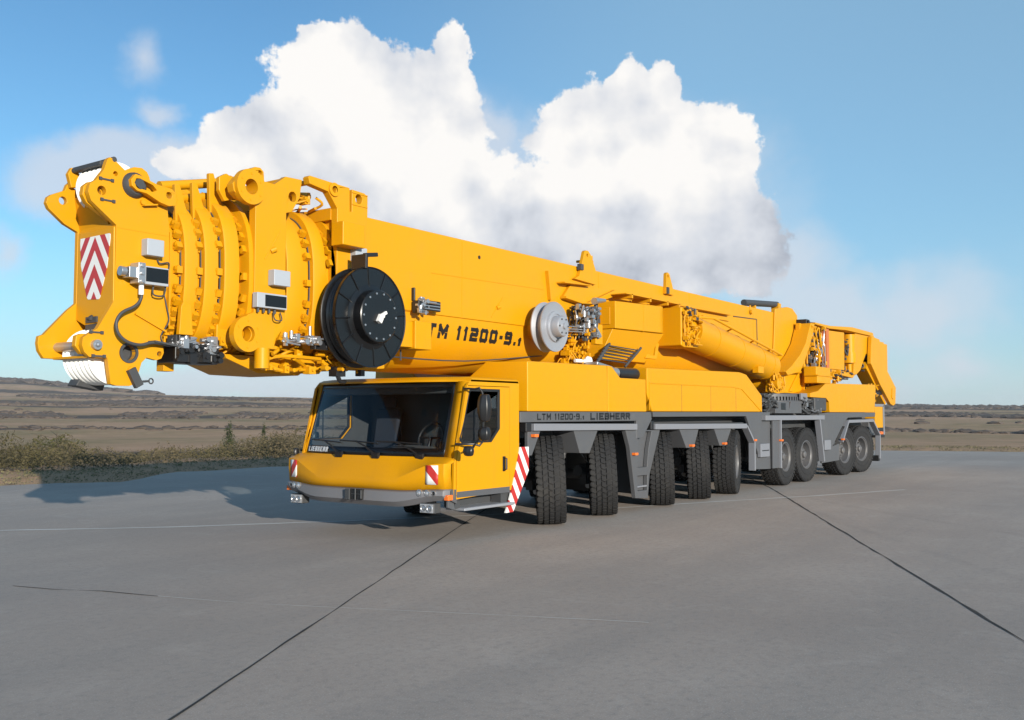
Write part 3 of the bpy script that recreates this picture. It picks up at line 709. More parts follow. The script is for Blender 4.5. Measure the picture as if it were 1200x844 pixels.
# main collar (mouth of the main section)
MC=[(-1.10,2.30),(-1.15,2.9),(-1.15,4.17),(-1.19,4.33),(-1.22,4.42),(-1.60,4.50),(-1.625,4.46),(-1.56,4.36),(-1.45,4.36),(-1.30,4.34),(-1.17,4.18),(-.93,4.20),(-.93,4.475),(-1.25,4.485)]
MC=[(-1.15,2.55),(-1.15,4.18),(-1.30,4.36),(-1.45,4.38),(-1.60,4.40),(-1.625,4.475),(-1.60,4.50),(-1.25,4.485),(-.94,4.475),(-.935,4.18),(-.90,4.18),(-.90,4.465),(-.68,4.455),(-.62,4.42),(-.62,4.165),(-.64,4.10),(-.64,2.9),(-.80,2.60)]
mc=MB().plate(MC,-.765,-.66,holes=[circ(-1.215,4.40,.045),circ(-.78,4.36,.06)]); mc.mir(); MCo=mc.build('boom_mouth_frame',YB,crane,bevel=.008)
m=MB(); m.lathe([(.045,-.02),(.085,-.02),(.085,.02)],(-1.215,-.77,4.40),'y',24); m.box(-.90,-.63,-.775,-.765,4.42,4.435); m.box(-.90,-.63,-.775,-.765,4.27,4.285); m.mir(); m.box(-1.16,-1.1,-.66,.66,4.05,4.2); m.box(-1.58,-1.5,-.66,.66,4.42,4.46)
m.build('pin_boss',YB,MCo,bevel=.003)
m=MB(); m.prism([se(.75,4.18,2.22,-1.15),se(.75,4.18,2.22,-1.05)]); m.build('mouth_flange',YB,MCo,each=True)
b=MB()
for i,(xx,yy,zz) in enumerate(se(.69,4.05,2.33,-1.17,n=64)):
    if i%2: continue
    t=math.atan2(zz-3.2,yy); b.obox((-1.185,yy,zz),(.05,.06,.08),(t,0,0)); b.tube((-1.21,yy*.97,zz+.03),(-1.17,yy*.97,zz+.03),.02,n=8)
tag(b.build('clamp_band',YB,MCo,smooth=40),kind='stuff')
m=MB(); m.box(-1.25,-.87,-.97,-.765,3.70,3.99); m.build('valve_cover',Y,MCo,bevel=.012)
m=MB(); m.box(-.92,-.72,-.86,-.75,3.56,3.73); m.build('grey_junction_box',M['box'],MCo,bevel=.008,each=True)
# tubes along the top of the collars
m=MB(); m.tube((-3.15,-.05,4.17),(-2.2,-.05,4.40),.055,n=18); m.tube((-3.1,-.15,4.02),(-2.45,-.15,4.17),.05,n=18)
for p in((-2.62,-.15,4.12),(-2.2,-.05,4.42)): m.obox(p,(.08,.1,.1),(.3,.2,0)); m.tube(p,(p[0]+.05,p[1]-.06,p[2]+.03),.03,n=10)
m.tube((-2.5,-.3,4.15),(-1.2,-.3,4.38),.05,n=14)
m.build('pressure_tube',YB,crane,each=True)
m=MB(); m.tube((-1.8,-.1,4.28),(-1.15,-.1,4.36),.05,n=14); clutter(-1.8,-1.2,-.55,.3,4.18,4.38,24,11,'locking_valve',YB)
m.build('pressure_tube',YB,crane,each=True)
# underside clutter
clutter(-2.1,-.6,-.72,-.30,2.16,2.42,70,21,'underside_fitting',YB,r=(.01,.025))
clutter(-2.7,-1.2,-.5,-.30,2.33,2.52,24,22,'underside_fitting',YB)
m=MB(); m.path([(-1.0,-.6,2.22),(-1.0,-.65,2.12),(-.96,-.65,2.06),(-.88,-.65,2.06)],.028,n=8); m.box(-1.06,-.9,-.68,-.55,2.12,2.24); m.box(-.55,-.48,-.6,-.5,2.14,2.22)
m.path([(-2.72,-.4,2.36),(-2.76,-.45,2.27),(-2.66,-.45,2.25),(-2.62,-.4,2.30)],.018,n=8); m.box(-3.0-.05+.35,-2.64,-.3,-.2,2.24,2.32)
m.build('cable_hook',BK,crane,each=True)
# flood lamps and grey boxes on the guide frame
m=MB(); m.box(-2.17,-1.93,-.82,-.71,3.12,3.30); m.build('grey_junction_box',M['box'],G1,bevel=.008,each=True)
m=MB(); m.box(-2.39,-1.96,-.80,-.712,2.85,3.02); L=m.build('grey_terminal_box',M['box'],G1,bevel=.008)
m=MB(); m.box(-2.28,-1.975,-.806,-.8005,2.87,3.0); m.build('dark_window',M['gloss'],L)
m=MB()
for x in(-2.34,-2.26,-2.18,-2.1): m.tube((x,-.75,2.80),(x,-.75,2.85),.016,n=8)
m.path([(-2.12,-.75,2.82),(-2.12,-.78,2.73),(-2.02,-.78,2.73),(-2.02,-.75,2.82)],.008,n=6); m.build('cable_gland',M['dgrey'],L,each=True)
# hydraulic coupling strip with white knobs
m=MB(); m.box(-1.55,-1.15,-.83,-.74,2.42,2.53); m.box(-1.75,-1.55,-.80,-.76,2.47,2.52); C1=m.build('coupling_block',BK,crane,bevel=.006)
clutter(-2.0,-1.2,-.84,-.78,2.46,2.56,26,31,'coupling_pipe',M['steel'],C1,r=(.006,.012),boxes=.3)
m=MB()
for z in(2.44,2.525):
    for x in(-1.10,-1.0): m.lathe([(0,-.03),(.03,-.02),(.035,0),(.03,.02),(0,.03)],(x,-.86,z),'y',14); 
    m.tube((-1.15,-.84,z),(-1.0,-.86,z),.012,n=8)
m.build('white_knob',M['white'],C1,each=True)
MB().box(-2.0,-.9,-.77,-.73,2.535,2.56).build('coupling_shelf',YB,C1)

# ---- boom head
CH=[(-3.886,3.575),(-3.92,3.60),(-4.167,3.78),(-4.20,3.87),(-4.18,3.95),(-4.12,3.995),(-4.035,4.117),(-4.002,4.224),(-3.975,4.256),(-3.93,4.245),(-3.88,4.21),(-3.80,4.155),(-3.75,4.185),(-3.70,4.212),(-3.61,4.221),(-3.55,4.19),(-3.52,4.14),(-3.50,4.05),(-3.36,3.95),(-3.30,3.88),(-3.27,3.62),(-3.262,3.25),(-3.262,3.05),(-3.31,2.90),(-3.264,2.66),(-3.335,2.50),(-3.32,2.40),(-3.307,2.305),(-3.335,2.243),(-3.393,2.223),(-3.51,2.244),(-3.566,2.19),(-3.635,1.97),(-3.70,1.945),(-3.85,1.945),(-3.909,1.96),(-3.952,2.223),(-4.144,2.222),(-4.20,2.27),(-4.225,2.34),(-4.215,2.41),(-4.16,2.45),(-4.065,2.51),(-3.929,2.74),(-3.886,2.82)]
hh=[circ(-4.055,3.90,.048),circ(-3.908,4.10,.026,14),circ(-3.718,2.284,.078,28),circ(-3.36,2.29,.028,12)]
hd=MB().plate(CH,-.42,-.36,holes=hh); HD=hd.build('boom_head',YB,crane,bevel=.01)
m=MB(); m.plate([(-3.886,2.80),(-3.886,3.60),(-3.5,3.75),(-3.27,3.60),(-3.27,2.7),(-3.5,2.6)],-.36,.264); m.build('head_core',YB,HD)
FAR=[(-3.90,3.575),(-4.05,3.64),(-4.223,3.774),(-4.25,3.83),(-4.235,3.89),(-4.193,3.925),(-4.053,3.994),(-4.03,4.06),(-3.98,4.11),(-3.90,4.13),(-3.84,4.10),(-3.80,4.0),(-3.5,3.9),(-3.3,3.8),(-3.27,2.6),(-3.35,2.3),(-3.55,2.2),(-3.79,2.203),(-4.042,2.225),(-4.233,2.226),(-4.285,2.30),(-4.30,2.38),(-4.29,2.45),(-4.239,2.469),(-3.99,2.74),(-3.90,2.82)]
m=MB().plate(FAR,.265,.325,holes=[circ(-4.072,3.882,.042),circ(-3.93,4.06,.035,14),circ(-4.106,2.345,.03,14)]); m.build('far_cheek',YB,HD,bevel=.01)
# doubler ears of the cheeks
m=MB()
m.plate([(-4.17,3.77),(-4.21,3.84),(-4.20,3.93),(-4.14,3.985),(-4.08,3.99),(-3.93,3.95),(-3.93,3.70),(-3.90,3.62)],-.34,-.27,holes=[circ(-4.055,3.89,.045)])
m.plate([(-4.18,2.25),(-4.25,2.33),(-4.24,2.43),(-4.18,2.455),(-4.0,2.46),(-3.97,2.25)],-.34,-.27)
m.build('ear_plate',YB,HD,bevel=.008,each=True)
# upper sheave cheeks
m=MB(); m.plate([(-4.02,4.02),(-4.06,4.16),(-4.02,4.235),(-3.95,4.21),(-3.87,4.05)],.20,.26); m.plate([(-3.98,4.22),(-3.95,4.27),(-3.9,4.26),(-3.8,4.15),(-3.9,4.0)],-.36,-.31); m.build('sheave_bracket',YB,HD,bevel=.008,each=True)
def sheaves(cx,cz,r,ys,name='rope_sheave',inner_r=.10):
    for y in ys:
        m=MB().lathe([(inner_r,-.028),(r*.62,-.020),(r*.80,-.026),(r*.97,-.034),(r,-.030),(r*.93,-.006),(r*.93,.006),(r,.030),(r*.97,.034),(r*.80,.026),(inner_r,.028),(inner_r,-.028)],(cx,y,cz),'y',48)
        m.build(name,M['white'],HD)
sheaves(-3.77,4.01,.255,[-.24,-.16,-.08,.0,.08])
sheaves(-3.80,2.25,.295,[-.27,-.19,-.11,-.03,.05,.13],inner_r=.06)
m=MB(); m.tube((-3.92,-.42,4.245),(-4.0,.22,4.20),.03,n=12); m.box(-4.01,-3.93,-.30,.20,4.19,4.235); m.build('rope_guard',M['dgrey'],HD,bevel=.005,each=True)
m=MB(); m.box(-4.14,-3.80,-.36,.264,2.215,2.24); m.build('guard_plate',YB,HD,bevel=.004)
m=MB(); m.plate([(-4.02,1.95),(-3.72,1.90),(-3.70,1.96),(-3.98,2.02)],.02,.2); m.build('rope_stop',M['dgrey'],HD,bevel=.01)
m=MB(); m.tube((-4.087,-.47,2.345),(-4.087,.30,2.345),.05,n=20); m.lathe([(0,-.075),(.02,-.07),(.028,-.05),(.05,-.045)],(-4.087,-.42,2.345),'y',16); m.tube((-3.77,-.355,4.01),(-3.77,.30,4.01),.07,n=20)
m.build('head_pin',M['steel'],HD,each=True)
m=MB(); m.lathe([(.105,-.015),(.105,.0)],(-3.718,-.42,2.284),'y',30); m.lathe([(.078,-.015),(.105,-.015)],(-3.718,-.42,2.284),'y',30); m.lathe([(.078,-.015),(.078,.09),(0,.09)],(-3.718,-.42,2.284),'y',30); m.build('axle_bore',M['dgrey'],HD)
m=MB()
for (x,z,w_) in((-4.01,4.02,.16),(-3.99,3.81,.16),(-4.08,2.47,.15),(-4.05,2.235,.15)):
    m.box(x-w_/2,x+w_/2,-.432,-.4205,z-.008,z+.008); m.box(x-w_/2,x-w_/2+.03,-.435,-.4205,z-.016,z+.016); m.box(x+w_/2-.03,x+w_/2,-.435,-.4205,z-.016,z+.016)
m.build('locking_strip',M['dgrey'],HD,each=True)
# front plate with chevrons
m=MB(); m.plate([(.262,3.565),(-.40,3.565),(-.415,2.76),(-.30,2.66),(-.22,2.595),(.11,2.58),(.262,2.64)],-3.90,-3.84,ax='x'); FP=m.build('front_plate',YB,HD,bevel=.01)
chm=stripes('chevron_stripes',0,1.55,1.0,.285,absy=True,off=.20)
m=MB(); m.plate([(.20,3.495),(-.345,3.50),(-.345,3.44),(-.30,3.16),(-.185,2.855),(-.165,2.835),(.035,2.845),(.06,2.87),(.18,3.20),(.205,3.44)],-3.906,-3.9015,ax='x')
m.build('chevron_panel',chm,FP)
m=MB(); m.box(-3.87,-3.6,-.358,.262,3.60,3.66); m.plate([(-3.87,3.60),(-3.80,3.72),(-3.4,3.9),(-3.4,3.6)],-.30,.30); m.plate([(-3.885,3.60),(-3.95,3.93),(-3.92,3.94),(-3.85,3.60)],-.27,.26); m.build('top_recess',YB,HD)
m=MB(); m.box(-3.918,-3.90,-.15,.05,2.60,2.66); m.tube((-3.91,-.05,2.64),(-3.93,-.05,2.66),.03,n=8); m.box(-3.90,-3.75,-.22,.08,2.50,2.585); m.build('latch',M['dgrey'],HD,each=True)
# connecting link on the cheek: slotted bar
LK=[(-3.79,3.985),(-3.80,4.05),(-3.75,4.115),(-3.70,4.11),(-3.50,4.055),(-3.40,4.045),(-3.32,4.04),(-3.27,4.0),(-3.25,3.93),(-3.27,3.87),(-3.36,3.85),(-3.46,3.87),(-3.62,3.935),(-3.73,3.945)]
m=MB().plate(LK,-.53,-.46,holes=[circ(-3.355,3.965,.035,16),[(-3.76,4.02),(-3.74,4.07),(-3.70,4.075),(-3.55,4.035),(-3.50,3.99),(-3.55,3.965),(-3.70,3.975)]]); m.build('tie_link',YB,HD,bevel=.006)
m=MB().lathe([(.0,-.03),(.10,-.03),(.13,.0),(.135,.04)],(-3.70,-.45,4.02),'y',26); m.tube((-3.70,-.53,4.02),(-3.70,-.42,4.02),.055,n=16); m.build('link_pin',M['dgrey'],HD)
m=MB(); m.obox((-3.53,-.45,3.84),(.16,.06,.015),(0,-.2,0)); m.build('link_rest',YB,HD)
m=MB(); m.obox((-3.48,-.435,2.61),(.40,.03,.02),(0,.42,0)); m.box(-3.265,-3.245,-.43,-.30,2.6,3.6); m.build('head_stiffener',YB,HD)
for z in(3.55,): MB().box(-3.88,-3.27,-.4235,-.4205,z,z+.006).build('weld_seam',YB,HD)
# boxes and lamp on the cheek
m=MB(); m.box(-3.60,-3.40,-.53,-.42,3.30,3.475); m.build('grey_junction_box',M['box'],HD,bevel=.008,each=True)
m=MB(); m.box(-3.67,-3.36,-.56,-.44,2.99,3.18); tb=m.build('grey_terminal_box',M['box'],HD,bevel=.008)
m=MB(); m.box(-3.63,-3.37,-.566,-.5605,3.02,3.165); m.build('dark_window',M['gloss'],tb)
m=MB(); m.box(-3.83,-3.67,-.58,-.46,3.04,3.15); m.box(-3.74,-3.66,-.60,-.45,2.99,3.20); m.tube((-3.84,-.52,3.1),(-3.9,-.52,3.1),.05,n=14)
for k in range(3): m.tube((-3.70,-.62,3.01+k*.08),(-3.70,-.58,3.01+k*.08),.02,n=8)
m.build('cable_plug',M['steel'],tb,bevel=.004)
HO=[(-3.6556,-.52,2.99),(-3.653,-.52,2.85),(-3.716,-.52,2.76),(-3.861,-.52,2.681),(-3.925,-.52,2.577),(-3.90,-.52,2.464),(-3.80,-.52,2.388),(-3.65,-.52,2.364),(-3.50,-.52,2.398),(-3.28,-.5,2.38)]
m=MB().path(HO,.017,n=10); m.build('black_hose',M['dgrey'],crane); MB().tube((-3.655,-.52,2.88),(-3.655,-.52,3.0),.026,n=12).build('hose_collar',M['white'],crane)
m=MB(); m.path([(-3.32,-.40,2.98),(-3.30,-.44,2.8),(-3.27,-.44,2.64),(-3.36,-.44,2.48),(-3.30,-.42,2.38)],.008,n=6); m.path([(-3.42,-.44,3.28),(-3.40,-.46,3.24),(-3.30,-.46,3.26),(-3.28,-.44,3.2)],.008,n=6)
m.path([(-3.50,-.5,3.0),(-3.50,-.5,2.9),(-3.38,-.5,2.9),(-3.36,-.5,3.0)],.009,n=6); m.build('cable',M['dgrey'],HD,each=True)
m=MB(); m.obox((-3.66,-.45,2.03),(.09,.05,.2),(0,-.5,0)); m.tube((-3.60,-.46,1.99),(-3.50,-.46,2.0),.012,n=8); m.lathe([(.022,-.01),(.034,0),(.022,.01)],(-3.48,-.46,2.0),'y',12); m.build('locking_pin',M['dgrey'],HD,each=True)
m=MB(); m.lathe([(.0,-.02),(.05,-.02),(.05,.02)],(-3.68,-.42,2.10),'y',14); m.tube((-3.6,-.42,3.86),(-3.6,-.45,3.86),.03,n=8); m.build('bracket_lug',YB,HD,each=True)
# black manifold box below the first collars
m=MB(); m.box(-3.24,-2.68,-.52,-.2,2.20,2.38); bb=m.build('manifold_box',M['gloss'],crane,bevel=.02)
clutter(-3.22,-2.7,-.54,-.42,2.36,2.47,40,41,'manifold_pipe',M['steel'],bb,r=(.006,.012),boxes=.35); clutter(-3.22,-2.7,-.54,-.50,2.22,2.40,34,42,'manifold_valve',BK,bb,r=(.006,.012),boxes=.5)
m=MB(); m.box(-3.22,-3.05,-.50,-.35,2.40,2.50); m.obox((-3.33,-.45,2.39),(.34,.2,.02),(0,.12,0)); m.build('manifold_bracket',M['dgrey'],bb)
m=MB(); m.box(-3.19,-3.06,-.25,-.12,2.12,2.5); m.build('support_tab',YB,crane,bevel=.006)
m=MB().plate([(-3.22,2.5),(-3.05,2.5),(-3.08,2.82),(-3.17,2.86),(-3.2,2.8)],-.56,-.50); m.build('collar_bracket',YB,crane,bevel=.006)
# ---- black hose reel
cx,cz=-.89,2.84
m=MB().lathe([(0,.0),(.60,.0),(.612,.01),(.612,.035),(.60,.04),(.55,.04),(.57,.07),(.55,.10),(.57,.13),(.55,.16),(.57,.19),(.55,.21),(.60,.215),(.617,.225),(.617,.25),(.60,.245),(.2,.2)],(cx,-1.10,cz),'y',72)
rl=m.build('hose_reel',M['gloss'],crane)
m=MB().lathe([(.60,-.004),(.617,-.012),(.617,.02),(.60,.02)],(cx,-1.10,cz),'y',72); m.build('reel_rim',M['gloss'],rl)
m=MB().lathe([(.40,-.002),(.33,-.02),(.322,-.135),(.31,-.145),(0,-.145)],(cx,-1.10,cz),'y',56); m.build('reel_hub',M['gloss'],rl)
m=MB()
for k in range(12):
    t=2*math.pi*k/12+.1; a=Vector((math.cos(t),0,math.sin(t))); m.path([tuple(Vector((cx,-1.102,cz))+a*.33),tuple(Vector((cx,-1.104,cz))+a*.60)],.010,n=6,sub=1)
m.build('reel_spoke',M['gloss'],rl,each=True)
m=MB()
for k in range(14):
    t=2*math.pi*k/14; m.tube((cx+.28*math.cos(t),-1.255,cz+.28*math.sin(t)),(cx+.28*math.cos(t),-1.243,cz+.28*math.sin(t)),.013,n=8)
m.build('hub_bolt',M['steel'],rl,each=True)
m=MB(); m.obox((cx-.02,-1.27,cz-.03),(.06,.05,.10),(0,.5,0)); m.obox((cx+.04,-1.27,cz+.03),(.10,.03,.035),(0,-.5,0)); m.tube((cx,-1.31,cz),(cx,-1.245,cz),.022,n=10); m.build('swivel_joint',M['white'],rl)
m=MB(); m.box(-1.04,-1.0,-1.15,-.9,3.42,3.60); m.obox((-.93,-1.12,3.60),(.22,.05,.05),(0,-.15,0)); m.build('hose_guide',BK,rl,bevel=.006)
m=MB(); m.tube((cx,-.95,cz),(cx,-.70,cz),.16,n=24); m.build('reel_bracket',YB,rl)
# box right of the reel
m=MB(); m.box(-.02,.31,-1.05,-.72,2.50,2.87); m.build('equipment_box',Y,crane,bevel=.012,each=True)
m=MB(); m.box(-.35,-.0,-1.0,-.72,2.52,2.86); m.build('equipment_box',Y,crane,bevel=.01,each=True)
m=MB(); m.tube((0.0,-.78,2.36),(0.0,-.78,2.5),.012,n=6); m.path([(-.4,-.8,2.40),(1.5,-.66,2.42),(3.6,-.6,2.60)],.010,n=6); m.build('guide_cable',M['dgrey'],crane)
m=MB(); m.box(.33,.70,-.88,-.76,3.05,3.19); m.box(.22,.32,-.90,-.78,3.0,3.17); m.box(.24,.27,-.80,-.74,3.17,3.35); cm=m.build('camera_unit',BK,crane,bevel=.01,each=True)
clutter(.20,.45,-.93,-.86,3.0,3.2,16,51,'camera_bracket',M['steel'],cm,boxes=.4)
m=MB(); 
for z in(3.07,3.11,3.15): m.box(.36,.68,-.887,-.882,z,z+.012)
m.build('camera_fin',M['steel'],cm,each=True)
# ---- grey rope sheave on the side
cx,cz=3.20,3.02
m=MB().lathe([(.0,-.0),(.10,0),(.20,.0),(.375,.005),(.392,.0),(.395,.02),(.34,.05),(.30,.08),(.30,.13),(.34,.15),(.395,.18),(.392,.20),(.2,.19),(.0,.19)],(cx,-1.12,cz),'y',64); sh=m.build('side_sheave',M['alu'],crane)
m=MB().lathe([(.245,.0),(.24,-.03),(.20,-.035),(.195,-.02),(.17,-.02),(.165,-.14),(.15,-.16),(.05,-.17),(.045,-.20),(0,-.205)],(cx,-1.12,cz),'y',48); m.build('sheave_hub',M['alu'],sh)
m=MB()
for k in range(6):
    t=2*math.pi*k/6; m.tube((cx+.12*math.cos(t),-1.295,cz+.12*math.sin(t)),(cx+.12*math.cos(t),-1.27,cz+.12*math.sin(t)),.014,n=8)
m.obox((cx+.02,-1.145,cz-.21),(.08,.03,.03),(0,-.4,0)); m.build('hub_bolt',M['dgrey'],sh,each=True)
m=MB(); m.tube((cx,-.95,cz),(cx,-.68,cz),.20,n=28); m.build('sheave_bracket',YB,sh,each=True)
m=MB()
for z in(3.06,3.02,2.98): m.tube((3.3,-1.2+.25,z),(4.2,-1.1,z+.02),.011,n=6)
m.build('control_rod',M['steel'],crane,each=True)
# ---- top lugs and rails on the main section
m=MB(); m.plate([(4.30,3.93),(4.46,4.0),(4.63,4.44),(4.67,4.46),(4.76,4.46),(4.84,4.40),(5.0,4.16),(5.0,3.9)],-.80,-.735,holes=[circ(4.72,4.38,.03,12)]); m.build('boom_lug',YB,boom,bevel=.006,each=True)
m=MB(); m.plate([(7.70,4.02),(7.73,4.42),(7.78,4.45),(7.86,4.43),(8.0,4.19),(8.05,4.02)],-.80,-.735,holes=[circ(7.80,4.37,.03,12)]); m.build('boom_lug',YB,boom,bevel=.006,each=True)
m=MB(); m.box(4.45,4.55,-.83,-.76,4.1,4.2); m.box(7.72,7.80,-.83,-.76,4.02,4.15); clutter(4.8,5.1,-.7,-.5,4.18,4.35,12,61,'valve_block',YB,boom); m.build('lug_clamp',M['dgrey'],boom,each=True)
m=MB(); m.plate([(3.84,3.80),(4.70,3.84),(4.70,3.86),(3.84,3.825)],-.90,-.735); m.plate([(3.95,3.56),(4.64,3.50),(5.75,3.80),(10.8,3.84),(10.8,3.90),(7.66,3.885),(5.6,3.87),(4.64,3.55),(3.95,3.60)],-.86,-.735); m.plate([(3.95,3.58),(4.2,3.82),(4.7,3.84),(5.6,3.86),(5.7,3.80),(4.66,3.52)],-.79,-.735)
m.build('side_ledge',YB,boom,bevel=.005)
m=MB(); m.box(5.4,7.6,-1.18,-.86,3.76,3.775); 
for x in(5.6,6.3,7.0,7.5): m.box(x,x+.05,-1.18,-.8,3.70,3.775)
m.build('cabin_roof_bracket',YB,boom)
MB().path([(11.2,-.74,3.86),(12.6,-.74,3.9),(12.62,-.74,3.3)],.012,n=6,sub=1).build('pipe_run',M['dgrey'],boom)
m=MB(); m.box(9.5,10.9,-.77,-.735,3.72,3.745); m.tube((12.2,-.75,4.04),(12.2,-.80,4.04),.05,n=12); m.tube((12.2,-.74,4.1),(12.2,-.74,4.2),.02,n=8); m.build('boom_fitting',YB,boom,each=True)
# ---- winch housing (yellow box with rounded corner) and slanted support
m=MB(); secs=[]
pl=[(5.06,-1.15),(6.72,-1.15),(6.88,-1.14),(7.0,-1.07),(7.05,-.95),(7.05,-.72),(5.06,-.72)]
def hz(x): return 3.125+.02*max(0,x-5),3.60+.035*(x-5)
m.prism([[(x,y,hz(x)[0]) for x,y in pl],[(x,y,hz(x)[1]) for x,y in pl]]); wb=m.build('winch_housing',Y,crane,bevel=.012,smooth=30)
m=MB(); m.box(6.08,6.095,-1.1535,-1.15,3.13,3.63); m.build('panel_joint',YB,wb,each=True)
m=MB(); m.box(5.045,5.058,-1.05,-.85,3.2,3.5); m.build('front_hatch',YB,wb,bevel=.006)
m=MB(); m.prism([[(5.06,-1.1,3.12),(7.0,-1.1,3.16),(7.0,-.6,3.16),(5.06,-.6,3.12)],[(4.85,-.95,2.6),(6.6,-.9,2.6),(6.6,-.5,2.6),(4.85,-.5,2.6)]]); m.build('slanted_support',YB,wb,bevel=.01)
clutter(4.05,4.62,-1.12,-.80,2.9,3.45,60,71,'valve_cluster',M['dgrey'],r=(.01,.022),boxes=.45); clutter(4.0,4.55,-1.16,-.95,2.95,3.42,38,72,'valve_cluster',M['steel'],r=(.008,.018),boxes=.5); clutter(3.9,4.5,-.9,-.66,2.48,2.95,40,73,'valve_cluster',YB,boxes=.5)
clutter(4.0,4.35,-1.1,-.8,2.45,3.0,30,74,'valve_cluster',YB,boxes=.5)
m=MB(); m.box(4.45,4.68,-1.12,-1.02,2.82,3.16); m.build('valve_cover',Y,crane,bevel=.01)
m=MB(); m.tube((4.35,-1.15,3.53),(4.75,-1.12,3.58),.06,.03,n=14); m.build('accumulator',M['steel'],crane)
m=MB()
for k in range(6):
    t=k/5; z=2.83-.25*t; x=4.95-.28*t; x2=6.02-.42*t
    m.tube((x,-1.06,z),(x2,-1.06,z-.03),.011,n=6); m.tube((x-.12,-1.06,z-.07),(x+.05,-1.07,z+.03),.022,n=8); m.tube((x2-.05,-1.06,z-.10),(x2+.1,-1.08,z+.02),.022,n=8)
m.build('hose_bundle',M['dgrey'],crane)
m=MB(); m.lathe([(0,-.05),(.07,-.04),(.085,0),(.07,.04),(0,.05)],(4.20,-1.12,2.52),'y',20); m.tube((3.9,-1.05,2.52),(4.2,-1.1,2.52),.03,n=8); m.build('white_filter',M['white'],crane)
m=MB().plate([(6.50,2.69),(6.94,3.02),(7.08,2.98),(6.96,2.68)],-.96,-.92,holes=[[(6.68,2.75),(6.96,2.95),(6.9,2.75)]]); m.build('hanger_plate',YB,crane,bevel=.005)
# ---- luffing cylinder
A=Vector((7.62,-1.06,3.34)); B=Vector((12.35,-1.06,2.76)); d=(B-A).normalized()
lcy=MB().tube(tuple(A+d*.45),tuple(B),.345,n=48); lcy.tube(tuple(B),tuple(B+d*.25),.345,.22,n=48); lc2=lcy.build('luffing_cylinder',Y,crane,smooth=40)
m=MB(); m.plate([(7.38,2.96),(7.38,3.70),(7.95,3.71),(8.08,3.66),(8.20,3.02),(8.10,2.94),(7.5,2.93)],-1.28,-.75); m.build('cylinder_head',Y,lc2,bevel=.03)
clutter(7.42,8.12,-1.36,-1.28,3.0,3.66,56,81,'head_fitting',YB,lc2,r=(.01,.02),boxes=.6); clutter(7.45,7.95,-1.37,-1.3,3.5,3.7,10,82,'head_valve',M['dgrey'],lc2,r=(.01,.02))
m=MB(); m.path([(8.15,-1.30,3.56),(8.62,-1.40,3.57),(12.55,-1.36,3.02),(12.3,-1.3,2.98)],.028,n=10,sub=1)
for x,z in((9.6,3.40),(10.8,3.22),(11.8,3.08)): m.tube((x,-1.38,z+.03),(x+.25,-1.1,z-.02),.018,n=8)
m.build('hand_rail',M['yellow'],lc2)
m=MB()
for t in(.28,.55,.8,.93):
    c=A.lerp(B,t); m.tube(tuple(c),tuple(c+d*.05),.352,n=48)
m.build('cylinder_band',Y,lc2,smooth=40,each=True)
m=MB(); m.box(11.0,11.3,-1.40,-1.25,2.55,2.7); m.build('cylinder_rest',Y,lc2,bevel=.01,each=True)
m=MB(); m.tube((12.4,-1.35,2.35),(12.4,-.7,2.35),.13,n=20); m.plate([(12.15,2.15),(12.7,2.15),(12.75,2.6),(12.45,2.75),(12.2,2.5)],-1.2,-1.1); m.build('cylinder_foot',Y,lc2,bevel=.01,each=True)
clutter(12.1,12.8,-1.35,-1.15,2.15,2.6,30,83,'foot_fitting',YB,lc2)
# ============================================================ SUPERSTRUCTURE
m=MB().lathe([(0,2.145),(1.28,2.145),(1.30,2.13),(1.30,2.06),(1.22,2.05),(1.22,1.98),(1.34,1.97),(1.36,1.95),(1.36,1.90),(1.1,1.88),(1.1,1.60)],(13.95,0,0),'z',72); tt=m.build('turntable',M['grey'],crane)
m=MB()
for k in range(90):
    t=2*math.pi*k/90; m.obox((13.95+1.31*math.cos(t),1.31*math.sin(t),2.01),(.05,.04,.11),(0,0,t))
m.build('ring_teeth',M['grey'],tt)
m=MB(); m.box(11.9,15.3,-1.10,1.1,1.6,1.93); m.build('turntable_base',M['grey'],crane,bevel=.01)
m=MB(); m.box(12.1,13.0,-1.36,-1.1,1.66,1.93); m.plate([(13.0,1.66),(13.15,1.94),(13.9,1.94),(13.9,1.66)],-1.35,-1.12); m.build('outrigger_box',M['grey'],crane,bevel=.01,each=True)
MB().box(12.45,12.75,-1.365,-1.355,1.74,1.90).build('box_opening',BK,crane,each=True)
clutter(11.0,12.1,-1.42,-1.15,1.68,2.1,44,91,'hydraulic_hose',M['dgrey'],r=(.012,.03)); clutter(13.9,15.5,-1.42,-1.15,1.66,2.04,60,92,'hydraulic_hose',M['dgrey'],r=(.012,.03)); clutter(13.9,15.2,-1.45,-1.3,1.7,2.0,22,93,'hydraulic_fitting',M['steel'])
m=MB(); m.box(14.55,15.45,-1.47,-1.3,1.72,2.06); m.build('tank_cap',M['dgrey'],crane,bevel=.04)
MB().box(13.75,14.2,-1.40,-1.34,1.99,2.15).build('lamp_box',M['lgrey'],crane,bevel=.01)
